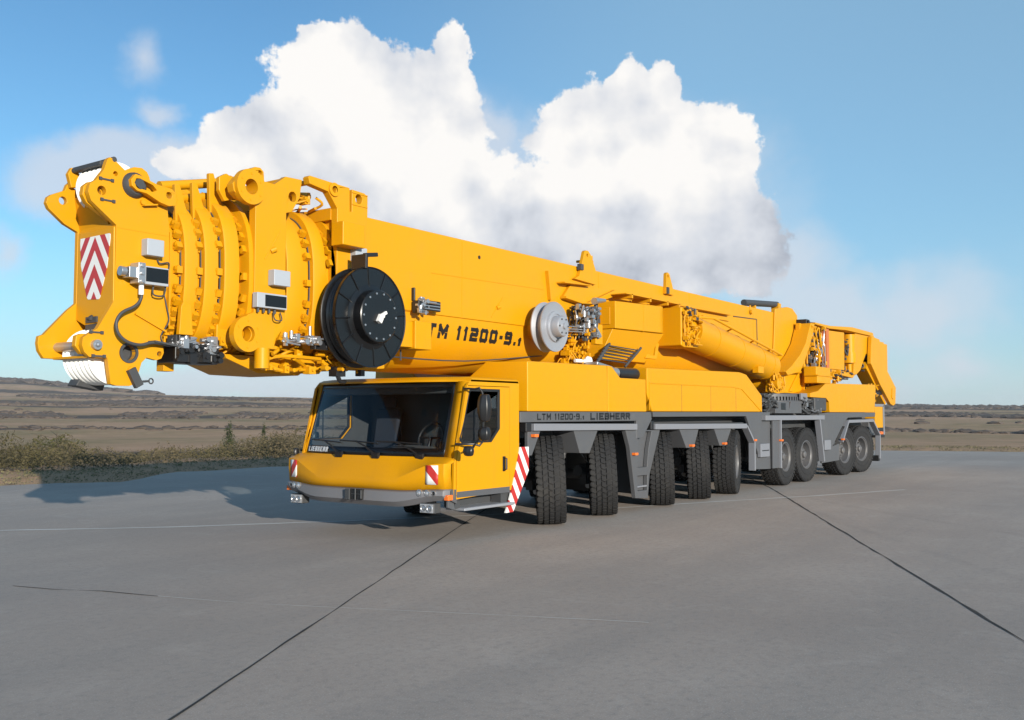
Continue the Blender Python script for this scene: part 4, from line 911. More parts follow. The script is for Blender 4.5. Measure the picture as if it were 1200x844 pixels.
# revolving frame
m=MB(); m.plate([(12.85,2.16),(12.95,2.53),(13.35,2.70),(14.75,2.70),(15.1,2.60),(15.85,2.30),(16.4,2.22),(16.4,2.16)],-1.02,-.92); m.mir(); m.box(12.9,16.2,-.9,.9,2.15,2.32); rv=m.build('revolving_frame',Y,crane,bevel=.012)
m=MB(); m.plate([(13.25,2.66),(13.68,2.82),(14.30,3.12),(14.75,3.45),(15.00,3.80),(15.15,3.98),(15.45,3.98),(15.32,3.75),(15.05,3.4),(14.7,3.05),(14.3,2.7),(13.4,2.58)],-1.20,-.80); m.mir(); m.build('boom_pivot_tower',YB,rv,bevel=.01)
m=MB(); m.prism([[(14.9,-1.10,2.16),(15.05,-1.10,2.16),(14.95,-1.10,3.0),(14.85,-1.10,3.0)],[(14.9,-1.02,2.16),(15.05,-1.02,2.16),(14.95,-1.02,3.0),(14.85,-1.02,3.0)]]); m.plate([(13.9,2.20),(14.6,2.70),(14.7,2.70),(14.15,2.2)],-1.05,-1.02); m.plate([(14.85,2.2),(15.1,2.75),(15.4,2.2)],-1.10,-1.03,holes=[[(14.98,2.25),(15.1,2.55),(15.25,2.25)]])
m.tube((13.3,-1.12,2.66),(14.5,-1.12,2.70),.04,n=12); m.build('frame_strut',Y,rv,bevel=.008,each=True)
# vertical front of the upper works
m=MB(); m.box(16.35,16.55,-1.22,-.95,2.85,3.92); m.build('partition_panel',M['redpaint'],crane,bevel=.01)
m=MB(); m.box(15.0,16.5,-.95,-.85,2.7,3.98); m.build('upper_frame',YB,crane)
clutter(15.2,16.3,-1.22,-.97,2.3,3.9,110,101,'hydraulic_block',YB,r=(.012,.025),boxes=.4); clutter(15.3,16.2,-1.24,-1.0,2.5,3.9,44,102,'hydraulic_fitting',M['steel'],r=(.01,.02)); clutter(15.3,16.3,-1.1,-.97,2.4,3.8,40,103,'hydraulic_hose',M['dgrey'],r=(.012,.03))
m=MB(); m.box(14.68,15.75,-1.50,-1.15,2.42,2.61); m.box(14.66,15.80,-1.48,-1.15,2.62,2.84); wn=m.build('winch_drum_guard',Y,crane,bevel=.02)
m=MB(); m.box(14.64,15.82,-1.52,-1.17,2.605,2.63); m.build('guard_flange',Y,wn)
m=MB(); m.box(15.35,15.75,-1.45,-1.3,2.25,2.38); m.box(16.0,16.3,-1.45,-1.3,2.28,2.40); m.build('work_lamp',M['lens'],crane,bevel=.02,each=True)
# side panels of the counterweight frame
m=MB(); m.plate([(16.60,2.86),(16.60,3.90),(18.12,3.94),(18.08,2.87)],-1.16,-.9); p1=m.build('winch_cover',Y,crane,bevel=.015)
m=MB(); m.plate([(18.95,2.77),(19.20,2.78),(19.64,2.93),(19.95,3.2),(20.22,3.42),(20.60,3.50),(20.97,3.56),(20.97,4.0),(19.20,3.99)],-1.16,-.9); m.build('winch_cover',Y,crane,bevel=.015)
m=MB(); m.box(18.0,19.3,-.95,.9,2.80,3.95); m.build('upper_frame',YB,crane)
m=MB(); m.tube((18.72,-1.10,3.1),(18.72,-1.10,3.92),.17,n=24); m.tube((18.72,-1.10,3.1),(18.72,-1.10,3.4),.2,n=24); m.tube((18.72,-1.10,2.85),(18.72,-1.10,3.1),.07,n=16); m.build('vertical_cylinder',Y,crane,each=True)
clutter(18.15,18.5,-1.15,-.97,2.85,3.9,24,104,'hydraulic_hose',M['dgrey'],r=(.012,.025))
m=MB(); m.plate([(15.45,3.97),(15.45,4.02),(16.7,4.02),(18.7,4.13),(20.8,4.11),(20.9,4.05),(20.6,4.0),(18.1,4.0),(16.6,3.94)],-1.22,-.85); m.box(16.2,20.8,-.85,1.1,4.02,4.07); m.build('top_cover',Y,crane,bevel=.01,each=True)
m=MB(); m.box(16.6,20.9,-.7,.9,2.9,4.0); m.build('counterweight_frame',YB,crane)
m=MB(); m.plate([(16.5,2.78),(19.0,2.68),(19.3,2.80),(16.5,2.9)],-1.12,-.6); m.build('lower_beam',YB,crane,bevel=.01)
clutter(16.2,18.9,-1.15,-.8,2.62,2.85,60,105,'hydraulic_hose',M['dgrey'],r=(.015,.03)); clutter(15.8,17.4,-1.3,-1.0,2.45,2.85,44,106,'hydraulic_block',YB)
m=MB(); m.box(20.9,21.25,-1.25,-.6,2.9,3.9); m.build('arm_bracket',YB,crane)
m=MB(); m.plate([(20.42,3.97),(21.27,3.93),(21.32,3.40),(21.95,3.06),(22.50,2.78),(23.07,2.48),(22.98,1.96),(22.72,1.90),(22.40,1.95),(21.2,2.55),(20.25,3.14),(20.30,3.5)],-1.30,-1.18)
am=m.build('outrigger_arm',Y,crane,bevel=.015)
m=MB(); m.plate([(20.3,3.2),(21.2,2.60),(22.35,1.98),(22.2,1.93),(20.2,3.0)],-1.17,-.8); m.plate([(22.55,2.45),(22.75,2.38),(22.62,2.1),(22.5,2.15)],-1.32,-1.305); m.build('arm_web',Y,am,each=True)
m=MB(); m.box(21.9,22.9,-1.1,-.6,3.02,3.88); m.build('rear_box',Y,crane,bevel=.015)
m=MB(); m.box(20.9,22.5,-1.1,-.7,3.86,3.92); m.box(20.0,21.2,-1.15,-.9,3.96,4.05); m.build('top_cover',Y,crane,bevel=.008,each=True)
m=MB(); m.tube((21.1,-1.1,2.05),(21.1,-.5,2.05),.30,n=24); m.tube((20.8,-1.1,2.2),(22.0,-1.1,2.35),.12,n=16); m.build('arm_joint',BK,crane,each=True)
clutter(19.9,21.0,-1.2,-.8,2.9,3.4,30,107,'hydraulic_hose',M['dgrey'],r=(.015,.03)); clutter(20.0,20.6,-1.4,-1.1,2.0,2.5,24,108,'hydraulic_block',YB)
m=MB(); m.box(20.50,21.35,-1.32,-1.02,1.22,1.88); lg=m.build('rear_post',Y,crane,bevel=.01)
m=MB(); m.box(20.45,21.45,-1.34,-1.0,1.86,1.94); m.box(21.36,21.48,-1.34,-1.0,1.0,1.90); m.build('post_cap',M['lgrey'],lg,bevel=.006,each=True)
m=MB(); m.box(20.9,21.5,-1.33,-1.0,.92,1.22); m.build('tail_lamp_box',BK,lg,bevel=.01); MB().box(20.95,21.3,-1.34,-1.331,1.02,1.10).build('tail_lamp',M['orange'],lg); 
MB().box(19.9,21.3,-1.3,1.3,1.0,1.5).build('rear_bumper',M['grey'],crane,bevel=.02)
# ============================================================ SETTING
CX,CY,CZ=-9.44,-9.34,1.67; YAW=R(35.6); FPX=1130.
def smoothi(tab,x):
    if x<=tab[0][0]: return tab[0][1]
    for (a,va),(b,vb) in zip(tab,tab[1:]):
        if x<=b:
            t=(x-a)/(b-a); t=t*t*(3-2*t); return va+(vb-va)*t
    return tab[-1][1]
def edge_r(az):   # distance from the viewpoint to the edge of the concrete, by bearing right of centre (deg)
    return smoothi([(-60,24),(-30,25),(-22,25.5),(-19,29),(-13,31),(-8,33),(0,35),(10,40),(20,46),(30,47),(60,44)],az)
def terr(r,az):
    n=noise.noise(Vector((r*.004,az*.06,0)))
    e=edge_r(max(-60,min(60,az)))
    L=smoothi([(0,-.02),(e+.5,-.02),(e+2.5,.10),(e+8,.02),(e+22,-1.2),(90,-3.4),(170,-5.0),(260,-4.6),(340,-3.0),(520,-.8),(800,7.5),(1250,21),(1650,33),(2100,38),(2600,32),(4000,20),(9000,10)],r)
    Rr=smoothi([(0,-.02),(e+.5,-.02),(e+2.5,.03),(e+14,-.3),(90,-2.6),(170,-4.2),(300,-4.9),(520,-3.0),(850,1.4),(1300,7.0),(1700,9.5),(2300,10),(4000,10),(9000,8)],r)
    t=max(0,min(1,(az+35)/70)); t=t*t*(3-2*t)
    z=L*(1-t)+Rr*t
    far=max(0,min(1,(r-300)/900))
    if az<-12: z+=24*far*math.exp(-((az+28.5)/5.5)**2)*smoothi([(1300,0),(1900,1),(2600,1)],r)
    z+=far*2.0*noise.noise(Vector((az*.11,r*.0015,3)))+far*.6*noise.noise(Vector((az*.5,r*.004,7)))
    if az>0: z+=2.2*math.exp(-((az-21)/2.2)**2)*smoothi([(1300,0),(1800,1),(2600,1)],r)
    z+=.05*noise.noise(Vector((r*math.cos(R(az))*.8,r*math.sin(R(az))*.8,1)))*max(0,min(1,(r-e-1)/4))
    return z
def ground_mesh():
    rs=[0,8,16]; r=20.
    while r<4200: rs.append(r); r*=1.022 if r<3000 else 1.08; 
    rs.append(4600)
    azs=[];a=-180.
    while a<180:
        azs.append(a); a+= .35 if -42<=a<42 else 4.0
    vs=[];fs=[]; n=len(azs)
    for r in rs:
        for a in azs:
            th=YAW-R(a); vs.append((CX+r*math.cos(th),CY+r*math.sin(th),terr(r,a)))
    for k in range(len(rs)-1):
        for i in range(n):
            j=(i+1)%n
            q=(k*n+i,(k+1)*n+i,(k+1)*n+j,k*n+j)
            if k==0: q=(q[0],q[1],q[2])
            fs.append(q)
    me=bpy.data.meshes.new('terrain'); me.from_pydata(vs,[],fs); me.update()
    me.polygons.foreach_set('use_smooth',[True]*len(me.polygons))
    bm=bmesh.new(); bm.from_mesh(me); bmesh.ops.recalc_face_normals(bm,faces=bm.faces)
    if bm.faces[100].normal.z<0: bmesh.ops.reverse_faces(bm,faces=bm.faces)
    bm.to_mesh(me); bm.free()
    # land use attribute: 0 pasture, 1 dark heath
    at=me.attributes.new('heath','FLOAT','POINT'); vals=[]
    for r in rs:
        for a in azs:
            w=noise.noise(Vector((a*.09,r*.002,11)))*.35+noise.noise(Vector((a*.8,r*.012,5)))*.25
            lr=math.log(max(r,20))
            def band(c,h,amp=1): return amp*max(0,1-abs(lr-math.log(c)+w*.12*1)/h)
            v=0
            if a<5: v=max(band(150,.3,.8),band(330,.07,.7),band(560,.14),band(760,.05,.8),band(950,.10,1),band(1200,.07,.9),band(1450,.05,.8))
            t=max(0,min(1,(a+5)/10))
            v2=max(band(110,.30,1.0),band(360,.06,.7),band(700,.12,1),band(900,.05,.8),band(1150,.13,1),band(1550,.1,.9))
            v=v*(1-t)+v2*t if a<5 else v2
            if a<-19 and r>1600: v=1
            vals.append(v)
    at.data.foreach_set('value',vals)
    o=bpy.data.objects.new('terrain',me); COL.objects.link(o); tag(o,kind='structure')
    m,nt,b=newmat('moorland'); 
    g=nd(nt,'ShaderNodeAttribute',attribute_name='heath')
    n1=tex(nt,.012,8,.6,stretch=(1,1,1)); n2=tex(nt,.11,6,.65); n3=tex(nt,1.2,6,.7)
    past=mixc(nt,(.40,.25,.155),(.23,.175,.085),ramp(nt,n1,[(.42,0),(.62,1)]))
    past=mixc(nt,past,(.50,.32,.20),ramp(nt,n2,[(.45,0),(.75,.7)]))
    dark=mixc(nt,(.055,.042,.032),(.12,.088,.065),n2)
    f=ramp(nt,mth(nt,'ADD',g.outputs['Fac'],mth(nt,'MULTIPLY_ADD',n2,.9,-.45)),[(.30,0),(.55,1)])
    c=mixc(nt,past,dark,f); c=mixc(nt,c,(.05,.045,.03),ramp(nt,n3,[(.55,0),(.8,.45)]))
    nt.links.new(c,b.inputs['Base Color']); b.inputs['Roughness'].default_value=.95; b.inputs['Specular IOR Level'].default_value=.1
    bump(nt,b,n3,.6,.15)
    me.materials.append(m); return o
ground_mesh()
# concrete apron
def apron():
    pts=[]
    for i in range(-90,91):
        a=i*.8 if abs(i)<80 else i; a=i
        r=edge_r(max(-60,min(60,a)))+.25*noise.noise(Vector((a*.9,0,2)))+.35*noise.noise(Vector((a*.25,0,9)))
        th=YAW-R(a); pts.append((CX+r*math.cos(th),CY+r*math.sin(th)))
    back=[(CX-30*math.cos(YAW)+40*math.sin(YAW),CY-30*math.sin(YAW)-40*math.cos(YAW)),(CX-30*math.cos(YAW)-40*math.sin(YAW),CY-30*math.sin(YAW)+40*math.cos(YAW))]
    m=MB(); poly=pts+back
    tri=tessellate_polygon([[Vector((a,b,0)) for a,b in poly]])
    m.add([(a,b,0) for a,b in poly],[tuple(t) for t in tri])
    me=bpy.data.meshes.new('concrete_apron'); me.from_pydata(m.v,[],m.f)
    bm=bmesh.new(); bm.from_mesh(me); bmesh.ops.recalc_face_normals(bm,faces=bm.faces)
    if bm.faces[:] and bm.faces[0].normal.z<0: bmesh.ops.reverse_faces(bm,faces=bm.faces)
    bm.to_mesh(me); bm.free()
    o=bpy.data.objects.new('concrete_apron',me); COL.objects.link(o); tag(o,kind='structure')
    mt,nt,b=newmat('worn_concrete')
    a0=R(28)
    big=tex(nt,.16,6,.6); streak=tex(nt,.55,8,.62,stretch=(.22,1.9,1,-R(-12)),dist=.4); fine=tex(nt,14,8,.75); mid=tex(nt,1.7,8,.68,dist=.6); grit=tex(nt,90,3,.6)
    c=mixc(nt,(.315,.262,.224),(.40,.340,.292),ramp(nt,big,[(.35,0),(.65,1)]))
    c=mixc(nt,c,(.26,.232,.208),mth(nt,'MULTIPLY',ramp(nt,streak,[(.42,0),(.70,1)]),.5))
    c=mixc(nt,c,(.48,.42,.37),mth(nt,'MULTIPLY',ramp(nt,mid,[(.52,0),(.72,1)]),.30))
    c=mixc(nt,c,(.20,.185,.17),mth(nt,'MULTIPLY',ramp(nt,fine,[(.48,0),(.70,1)]),.6))
    c=mixc(nt,c,(.60,.57,.53),mth(nt,'MULTIPLY',ramp(nt,grit,[(.56,0),(.70,1)]),.5))
    # lane-to-lane tone changes between the joints
    tc=nd(nt,'ShaderNodeTexCoord'); mp=nd(nt,'ShaderNodeMapping'); mp.inputs['Rotation'].default_value=(0,0,-a0); nt.links.new(tc.outputs['Object'],mp.inputs[0])
    sp=nd(nt,'ShaderNodeSeparateXYZ'); nt.links.new(mp.outputs[0],sp.inputs[0])
    lane=mth(nt,'FLOOR',mth(nt,'DIVIDE',mth(nt,'ADD',sp.outputs[1],1.2),5.4))
    wn=nd(nt,'ShaderNodeTexWhiteNoise',noise_dimensions='1D'); nt.links.new(lane,wn.inputs['W'])
    c=mixc(nt,c,(.22,.205,.19),mth(nt,'MULTIPLY',wn.outputs[0],.3))
    for (ax_,ay_,R_,w_) in((30,-42,44.5,.16),(34,-30,36.5,.14)):
        vs_=nd(nt,'ShaderNodeVectorMath',operation='DISTANCE'); nt.links.new(tc.outputs['Object'],vs_.inputs[0]); vs_.inputs[1].default_value=(ax_,ay_,0)
        dd=mth(nt,'ABSOLUTE',mth(nt,'SUBTRACT',vs_.outputs['Value'],R_)); k_=mth(nt,'SUBTRACT',1.0,mth(nt,'DIVIDE',dd,w_),clamp=True)
        c=mixc(nt,c,(.14,.13,.12),mth(nt,'MULTIPLY',mth(nt,'MULTIPLY',k_,ramp(nt,mid,[(.40,0),(.62,1)])),.25))
    nt.links.new(c,b.inputs['Base Color']); b.inputs['Roughness'].default_value=.82; b.inputs['Specular IOR Level'].default_value=.35
    bump(nt,b,mth(nt,'ADD',fine,mth(nt,'MULTIPLY',grit,.5)),.5,.004)
    me.materials.append(mt)
apron()
def ribbon(name,pts,w,z,mat,jit=.0,seed=1,sub=6):
    rnd=random.Random(seed); P=[Vector((p[0],p[1],0)) for p in pts]; Q=[]
    for a,b in zip(P,P[1:]):
        n=max(2,int((b-a).length/ .35))
        for k in range(n): Q.append(a.lerp(b,k/n))
    Q.append(P[-1]); L=[];Rr=[]
    for i,p in enumerate(Q):
        d=(Q[min(i+1,len(Q)-1)]-Q[max(i-1,0)]).normalized(); nn=Vector((-d.y,d.x,0)); ww=w*(1+rnd.uniform(-jit,jit)); o=nn*rnd.uniform(-1,1)*w*jit*.5
        L.append(tuple(p+nn*ww/2+o+Vector((0,0,z)))); Rr.append(tuple(p-nn*ww/2+o+Vector((0,0,z))))
    m=MB(); n=len(L); m.add(L+Rr,[(i,i+1,n+i+1,n+i) for i in range(n-1)])
    o=m.build(name,mat,None,smooth=0); tag(o,kind='structure'); return o
jm=paint('joint_sealant',(.022,.021,.02),.9,amt=.5,dirt=(.12,.11,.10),bmp=0); lm=paint('faded_line_paint',(.56,.55,.53),.85,amt=.9,dirt=(.42,.40,.37),bmp=0)
J1=[(-6.889, -5.022), (-6.172, -4.715), (3.24, 0.43), (7.183, 2.561)]; J2=[(16.99, 1.717), (11.263, -1.567), (-1.443, -8.22), (-2.5, -8.779)]
ribbon('expansion_joint',J1,.015,.004,jm,.7,2); ribbon('expansion_joint',J2,.022,.004,jm,.7,3)
ribbon('painted_line',[(-2.823, 4.8), (-2.446, 4.61), (-0.787, 2.995), (1.22, 1.531), (3.135, 0.349), (5.116, -0.739), (7.68, -1.83), (10.114, -2.975), (12.711, -3.995)],.085,.004,lm,.3,4)
ribbon('surface_crack',[(-4.59, 0.06), (-4.47, -0.416), (-4.238, -0.891), (-4.087, -1.537)],.012,.004,jm,.9,5); ribbon('surface_crack',[(-4.087, -1.537), (-3.799, -2.546), (-3.335, -3.634), (-2.899, -4.657), (-2.476, -5.692)],.009,.004,lm,.9,6)

# ---- vegetation
def leaf_mass(name,clumps,seed,mat,density=1.0,leaf=.06):
    """clumps: (x,y,z,rx,h) ; many small leaf faces and twigs"""
    rnd=random.Random(seed); vs=[];fs=[]
    for (x,y,z,rx,h) in clumps:
        n=int(60*density*(rx*h)/(.5*.8)**1)
        for i in range(n):
            t=rnd.random()*2*math.pi; q=rnd.random()**.5; zz=rnd.random()**.8
            k=(1-.75*zz**1.7)
            px,py,pz=x+math.cos(t)*q*rx*k,y+math.sin(t)*q*rx*k,z+zz*h*(1-.25*q)
            s=leaf*rnd.uniform(.5,1.5); a=Vector((rnd.gauss(0,1),rnd.gauss(0,1),rnd.gauss(0,1))).normalized()*s; b=a.orthogonal().normalized()*s*.7
            c=Vector((px,py,pz)); k0=len(vs); vs+= [tuple(c-a),tuple(c+b*.6),tuple(c+a),tuple(c-b*.6)]; fs.append((k0,k0+1,k0+2,k0+3))
    me=bpy.data.meshes.new(name); me.from_pydata(vs,[],fs); me.materials.append(mat)
    o=bpy.data.objects.new(name,me); COL.objects.link(o); return o
def folmat(name,c1,c2,s=.5):
    m,nt,b=newmat(name); nt.links.new(mixc(nt,c1,c2,ramp(nt,tex(nt,s,5,.6),[(.35,0),(.65,1)])),b.inputs['Base Color']); b.inputs['Roughness'].default_value=.8; b.inputs['Specular IOR Level'].default_value=.2; return m
WDX=0;SC=folmat('scrub_leaves',(.072,.062,.026),(.11,.085,.05),.35); GR=folmat('dry_grass',(.20,.165,.09),(.11,.105,.045),.8)
DKF=folmat('conifer_needles',(.028,.040,.018),(.05,.06,.025),2); WD=folmat('far_wood',(.07,.054,.042),(.11,.083,.065),.01); BSH=folmat('bush_leaves',(.06,.06,.02),(.085,.072,.028),1.2)
def pos(az,r): th=YAW-R(az); return CX+r*math.cos(th),CY+r*math.sin(th)
rnd=random.Random(5)
# scrub on the slope beyond the apron (left)
cl=[]
for i in range(2600):
    az=rnd.uniform(-36,-5); e=edge_r(az); r=e+rnd.choice([rnd.uniform(4,12),rnd.uniform(8,30)]); x,y=pos(az,r); z=terr(r,az)
    g=noise.noise(Vector((az*.35,r*.12,0)))
    h=max(.18,(.58+.5*g)*rnd.uniform(.6,1.15)); cl.append((x,y,z-.05,h*rnd.uniform(.6,1.1),h*1.15))
    if az<-24: cl[-1]=(x,y,z-.05,h*.9,h*1.5)
tag(leaf_mass('scrub',cl,1,SC,.5,.045),kind='stuff',label='olive brown scrub along the edge of the apron')
cl=[]
for i in range(1800):
    az=rnd.uniform(-36,36); e=edge_r(az); r=e+rnd.uniform(.2,4 if az<0 else 9); x,y=pos(az,r); cl.append((x,y,terr(r,az)-.02,rnd.uniform(.2,.5),rnd.uniform(.05,.16)))
tag(leaf_mass('verge_grass',cl,2,GR,2.0,.03),kind='stuff',label='dry grass on the verge of the apron')
# far woods and hedges read as masses
def far_wood():
    rnd=random.Random(9); vs=[];fs=[]
    base=[];bf=[]
    bm=bmesh.new(); bmesh.ops.create_icosphere(bm,subdivisions=1,radius=1); base=[v.co.copy() for v in bm.verts]; bf=[tuple(v.index for v in f.verts) for f in bm.faces]; bm.free()
    def clump(x,y,z,rx,h):
        k=len(vs)
        for v in base:
            j=rnd.uniform(.7,1.25); vs.append((x+v.x*rx*j,y+v.y*rx*j,z+h*.45+v.z*h*.55*j))
        fs.extend(tuple(i+k for i in f) for f in bf)
    bands=[(-36,3,470,620,1100,2.6),(-36,0,800,960,1400,4.0),(-30,2,1050,1300,900,4.5),(-36,-20,1500,2100,1100,9),(8,36,620,760,900,3.0),(6,36,1050,1300,1200,4.0),(8,36,1500,1700,600,5),(-36,36,380,900,110,2.2),(-36,3,300,360,160,1.5),(8,36,330,390,160,1.6)]
    for (a0,a1,r0,r1,n,h0) in bands:
        for i in range(n):
            az=rnd.uniform(a0,a1); r=rnd.uniform(r0,r1)
            w=noise.noise(Vector((az*.12,r0*.01,4)))
            r=(r0+r1)/2+(r-(r0+r1)/2)*(.55+.6*w)+w*(r1-r0)*.6
            if noise.noise(Vector((az*.45,r*.006,17)))<-.22 and n>300: continue
            x,y=pos(az,r); h=h0*rnd.uniform(.5,1.3); clump(x,y,terr(r,az)-.25*h,h*rnd.uniform(.8,1.8),h*.8)
    me=bpy.data.meshes.new('far_woodland'); me.from_pydata(vs,[],fs); me.materials.append(WD)
    o=bpy.data.objects.new('far_woodland',me); COL.objects.link(o); tag(o,kind='stuff',label='dark woods and hedges across the far hills')
far_wood()
def tree(name,az,r,h,w,label,cat,conifer,seed,group=None):
    x,y=pos(az,r); z=terr(r,az); root=empty(name,(x,y,z)); tag(root,label,cat,group)
    m=MB(); m.tube((x,y,z-.1),(x,y,z+h*.85),.05*h/2,.008,n=7)
    rnd=random.Random(seed)
    for k in range(9):
        t=rnd.uniform(0,6.28); zz=z+h*rnd.uniform(.25,.8); m.tube((x,y,zz),(x+math.cos(t)*w*.6,y+math.sin(t)*w*.6,zz+h*.12),.012,.004,n=5)
    m.build('trunk',paint('bark',(.07,.055,.04),.9),root)
    cl=[]
    if conifer:
        for k in range(16):
            t=k/15; 
            for q in range(3): cl.append((x+rnd.uniform(-.12,.12)*w,y+rnd.uniform(-.12,.12)*w,z+h*(.05+.85*t),w*(1-t)*.95+.05,h*.14))
    else:
        for k in range(26):
            t=rnd.uniform(0,6.28); q=rnd.random()**.5*w; cl.append((x+math.cos(t)*q,y+math.sin(t)*q,z+h*rnd.uniform(.02,.7)*(1-.4*q/w),w*.42,h*.32))
    o=leaf_mass('crown',cl,seed,DKF if conifer else BSH,2.6,.045); o.parent=root; o.location=-Vector((x,y,z)); 
tree('conifer',-16.3,44,1.75,.62,'dark conifer, the wider one of two in the scrub left of the cab','conifer',True,3)
tree('conifer',-14.4,44,1.55,.33,'slim dark conifer between the wide conifer and the cab','conifer',True,4)
tree('bush',-12.6,44,1.55,1.15,'olive green bush right beside the cab, beyond the apron edge','bush',False,5)
tree('bush',-13.6,46,1.3,.5,'small green bush between the slim conifer and the big olive bush','bush',False,6)
tree('bush',-25.2,40,1.75,1.5,'tall brown olive bush in the scrub under the boom head','bush',False,7)
# the air between here and the hills
hzm=bpy.data.materials.new('haze_air'); hzm.use_nodes=True; hn=hzm.node_tree; hn.nodes.clear()
ho=nd(hn,'ShaderNodeOutputMaterial'); hv=nd(hn,'ShaderNodeVolumePrincipled'); hv.inputs['Color'].default_value=(.86,.90,.96,1); hv.inputs['Density'].default_value=0.00012; hv.inputs['Anisotropy'].default_value=.1
hn.links.new(hv.outputs[0],ho.inputs['Volume'])
hb=MB().box(CX-4800,CX+4800,CY-4800,CY+4800,-9,75).build('haze',hzm,None,smooth=0); tag(hb,kind='stuff')
# ============================================================ SKY, SUN, CAMERA
SUN_EL=R(12.0); sdir=Vector((-.46,-.888,math.tan(SUN_EL))).normalized()
def px2ang(x,y):   # picture position -> bearing and elevation of a sky feature
    a=(x-600)/FPX; 
    return math.atan(a), math.atan((484-y)/FPX/math.sqrt(1+a*a))
w=bpy.data.worlds.new('World'); scn.world=w; w.use_nodes=True; nt=w.node_tree
bg=nt.nodes['Background']
sky=nd(nt,'ShaderNodeTexSky',sky_type='NISHITA'); sky.sun_disc=False; sky.sun_elevation=SUN_EL
sky.sun_rotation=math.atan2(sdir.x,sdir.y); sky.altitude=300; sky.air_density=1.0; sky.dust_density=0.0; sky.ozone_density=5.0
tc=nd(nt,'ShaderNodeTexCoord'); s=nd(nt,'ShaderNodeSeparateXYZ')
mp=nd(nt,'ShaderNodeMapping'); mp.inputs['Rotation'].default_value=(0,0,-YAW); nt.links.new(tc.outputs['Generated'],mp.inputs[0]); nt.links.new(mp.outputs[0],s.inputs[0])
az=mth(nt,'ARCTAN2',mth(nt,'MULTIPLY',s.outputs[1],-1),s.outputs[0]); el=mth(nt,'ARCSINE',s.outputs[2])
cb=nd(nt,'ShaderNodeCombineXYZ'); nt.links.new(az,cb.inputs[0]); nt.links.new(el,cb.inputs[1])
def wnoise(vec,scale,detail,rough,off=(0,0,0),dist=0):
    a=nd(nt,'ShaderNodeVectorMath',operation='ADD'); nt.links.new(vec,a.inputs[0]); a.inputs[1].default_value=off
    n=nd(nt,'ShaderNodeTexNoise'); nt.links.new(a.outputs[0],n.inputs['Vector']); n.inputs['Scale'].default_value=scale; n.inputs['Detail'].default_value=detail; n.inputs['Roughness'].default_value=rough; n.inputs['Distortion'].default_value=dist
    return n
wp=wnoise(cb.outputs[0],7,6,.6)
v1=nd(nt,'ShaderNodeVectorMath',operation='SUBTRACT'); nt.links.new(wp.outputs[1],v1.inputs[0]); v1.inputs[1].default_value=(.5,.5,.5)
v2=nd(nt,'ShaderNodeVectorMath',operation='SCALE'); nt.links.new(v1.outputs[0],v2.inputs[0]); v2.inputs['Scale'].default_value=.10
v3=nd(nt,'ShaderNodeVectorMath',operation='ADD'); nt.links.new(cb.outputs[0],v3.inputs[0]); nt.links.new(v2.outputs[0],v3.inputs[1])
P3=v3.outputs[0]
def blobs(lst):
    acc=None
    for (x,y,rx,ry,st) in lst:
        a,e=px2ang(x,y); sb=nd(nt,'ShaderNodeVectorMath',operation='SUBTRACT'); nt.links.new(P3,sb.inputs[0]); sb.inputs[1].default_value=(a,e,0)
        ml=nd(nt,'ShaderNodeVectorMath',operation='MULTIPLY'); nt.links.new(sb.outputs[0],ml.inputs[0]); ml.inputs[1].default_value=(FPX/rx,FPX/ry,0)
        ln=nd(nt,'ShaderNodeVectorMath',operation='LENGTH'); nt.links.new(ml.outputs[0],ln.inputs[0])
        v=mth(nt,'MULTIPLY',mth(nt,'SUBTRACT',1.0,ln.outputs['Value']),st)
        acc=v if acc is None else mth(nt,'SMOOTH_MAX',acc,v,.12)
    return acc
hard=blobs([(430,105,105,75,1),(385,60,45,40,1),(527,60,26,45,.8),(500,105,50,50,1),(452,190,125,90,1),(320,165,75,70,1),(250,195,60,30,.7),
  (700,150,75,62,1),(785,92,28,34,.8),(745,110,50,45,1),(765,190,120,85,1),(840,185,65,60,1),(875,240,55,60,.7),(700,265,165,80,1),(550,315,190,80,1),(450,255,200,95,1.1),(770,270,170,90,1.1),(420,130,130,90,1.1)])
soft=blobs([(575,170,62,50,.9),(120,200,130,58,1.1),(225,190,100,50,1.0),(60,190,60,40,.6),(162,45,32,42,.55),(190,122,34,24,.6),(1095,360,95,60,.55),(1120,420,70,40,.55),(5,290,32,50,.6),(900,310,110,80,1.0),(940,350,110,50,.8),(1000,370,80,40,.5),(330,450,260,38,1.0),(700,250,310,150,1.0),(-150,200,120,60,.6),(-300,120,140,60,.8),(1500,300,200,60,.6),(150,260,80,30,.4),(900,440,400,30,.35)])
nz=wnoise(cb.outputs[0],9,12,.56,(3,1,0)); nz2=wnoise(cb.outputs[0],9,5,.5,(3-.02,1-.026,0)); nz3=wnoise(cb.outputs[0],9,5,.5,(3,1,0)); nb=wnoise(P3,5,6,.55,(9,4,0))
hd_=mth(nt,'ADD',hard,mth(nt,'MULTIPLY_ADD',nz.outputs[0],.9,-.42)); hd_=mth(nt,'ADD',hd_,mth(nt,'MULTIPLY_ADD',wnoise(cb.outputs[0],30,10,.66,(5,2,0)).outputs[0],.70,-.35)); sd_=mth(nt,'ADD',soft,mth(nt,'MULTIPLY_ADD',nb.outputs[0],1.0,-.55))
def sstep(v,a,b):
    n=nd(nt,'ShaderNodeMapRange',interpolation_type='SMOOTHSTEP'); nt.links.new(v,n.inputs[0]); n.inputs[1].default_value=a; n.inputs[2].default_value=b; return n.outputs[0]
ah=sstep(hd_,.0,.12); as_=mth(nt,'MULTIPLY',sstep(sd_,-.05,.55),.75)
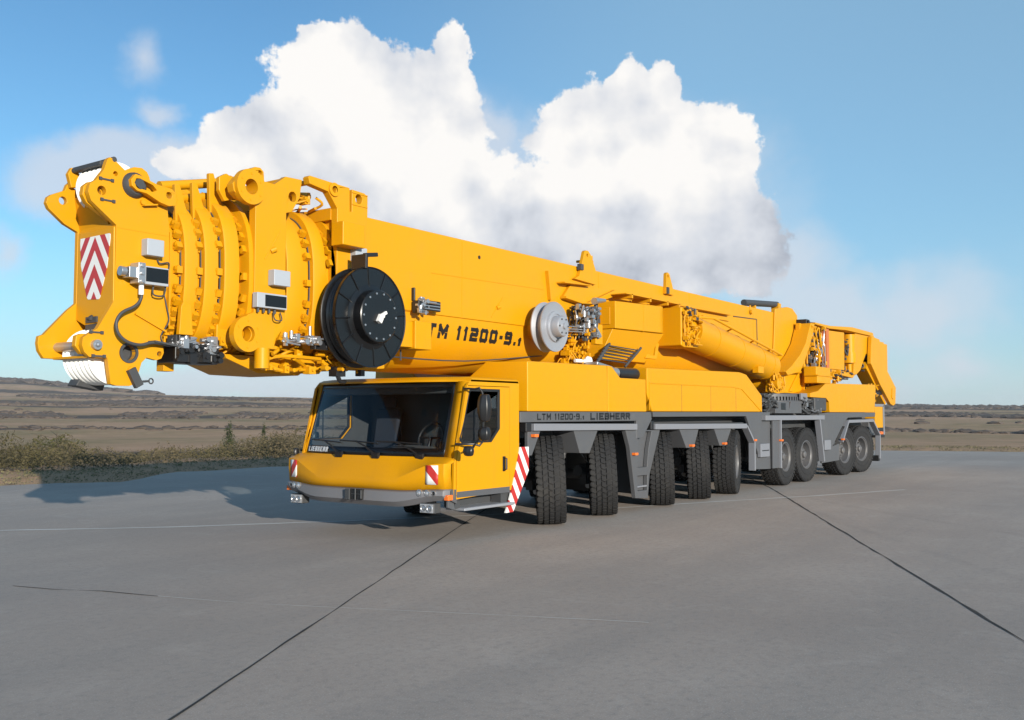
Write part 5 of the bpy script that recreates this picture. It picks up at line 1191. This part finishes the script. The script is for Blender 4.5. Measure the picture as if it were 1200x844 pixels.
# cloud light: bright crowns, grey undersides, relief from the density step towards the sun
relief=mth(nt,'MULTIPLY',mth(nt,'SUBTRACT',nz3.outputs[0],nz2.outputs[0]),2.0)
low=sstep(mth(nt,'ADD',el,mth(nt,'MULTIPLY_ADD',nb.outputs[0],-.20,.10)),math.atan(150/FPX),math.atan(300/FPX))
lum=mth(nt,'ADD',mth(nt,'ADD',mth(nt,'MULTIPLY',low,.52),.50),relief)
lum=mth(nt,'ADD',lum,mth(nt,'MULTIPLY',sstep(hd_,.0,.5),.10))
CLOUD=1.0
lum=mth(nt,'ADD',lum,mth(nt,'MULTIPLY',mth(nt,'SUBTRACT',nb.outputs[0],.5),.35)); cc=nd(nt,'ShaderNodeValToRGB'); nt.links.new(mth(nt,'MULTIPLY',lum,.8,clamp=True),cc.inputs[0])
e=cc.color_ramp.elements; e[0].position=.25; e[0].color=(.42,.46,.54,1); e[1].position=.95; e[1].color=(1.0,.98,.955,1); q=e.new(.58); q.color=(.70,.73,.79,1)
cs=nd(nt,'ShaderNodeVectorMath',operation='SCALE'); nt.links.new(cc.outputs[0],cs.inputs[0]); cs.inputs['Scale'].default_value=6.1
softc=nd(nt,'ShaderNodeVectorMath',operation='SCALE'); softc.inputs[0].default_value=(.68,.73,.81); softc.inputs['Scale'].default_value=6.1
tint=mixc(nt,sky.outputs[0],(1.18, 1.18, 1.0),1.0,'MULTIPLY')
veil=mth(nt,'MULTIPLY',mth(nt,'MULTIPLY',sstep(az,-.30,.25),sstep(el,.02,.16)),.42)
thin=nd(nt,'ShaderNodeVectorMath',operation='SCALE'); thin.inputs[0].default_value=(.40,.66,.86); thin.inputs['Scale'].default_value=6.1
tint=mixc(nt,tint,thin.outputs[0],veil); low_=nd(nt,'ShaderNodeVectorMath',operation='SCALE'); low_.inputs[0].default_value=(.42,.60,.80); low_.inputs['Scale'].default_value=6.1; tint=mixc(nt,tint,low_.outputs[0],mth(nt,'MULTIPLY',mth(nt,'SUBTRACT',1.0,sstep(el,.0,.20)),.6)); m1=mixc(nt,tint,softc.outputs[0],as_); m2=mixc(nt,m1,cs.outputs[0],ah)
nt.links.new(m2,bg.inputs[0]); bg.inputs[1].default_value=.12
sun=bpy.data.lights.new('sun','SUN'); sun.energy=5.0; sun.angle=R(.55); sun.color=(1.0,.93,.82)
so=bpy.data.objects.new('sun',sun); COL.objects.link(so); so.rotation_euler=sdir.to_track_quat('Z','Y').to_euler(); so.location=(-20,-30,20)
cam=bpy.data.cameras.new('camera'); co=bpy.data.objects.new('camera',cam); COL.objects.link(co); scn.camera=co
co.location=(CX,CY,CZ); co.rotation_euler=(R(90)+math.atan(62/1130.),0,YAW-R(90)); cam.sensor_width=36; cam.lens=33.9; cam.clip_end=20000; cam.clip_start=.1
scn.view_settings.view_transform='Standard'; scn.view_settings.look='None'; scn.view_settings.exposure=0.45; scn.view_settings.gamma=1
scn.render.engine='CYCLES'; scn.render.resolution_x=1024; scn.render.resolution_y=720
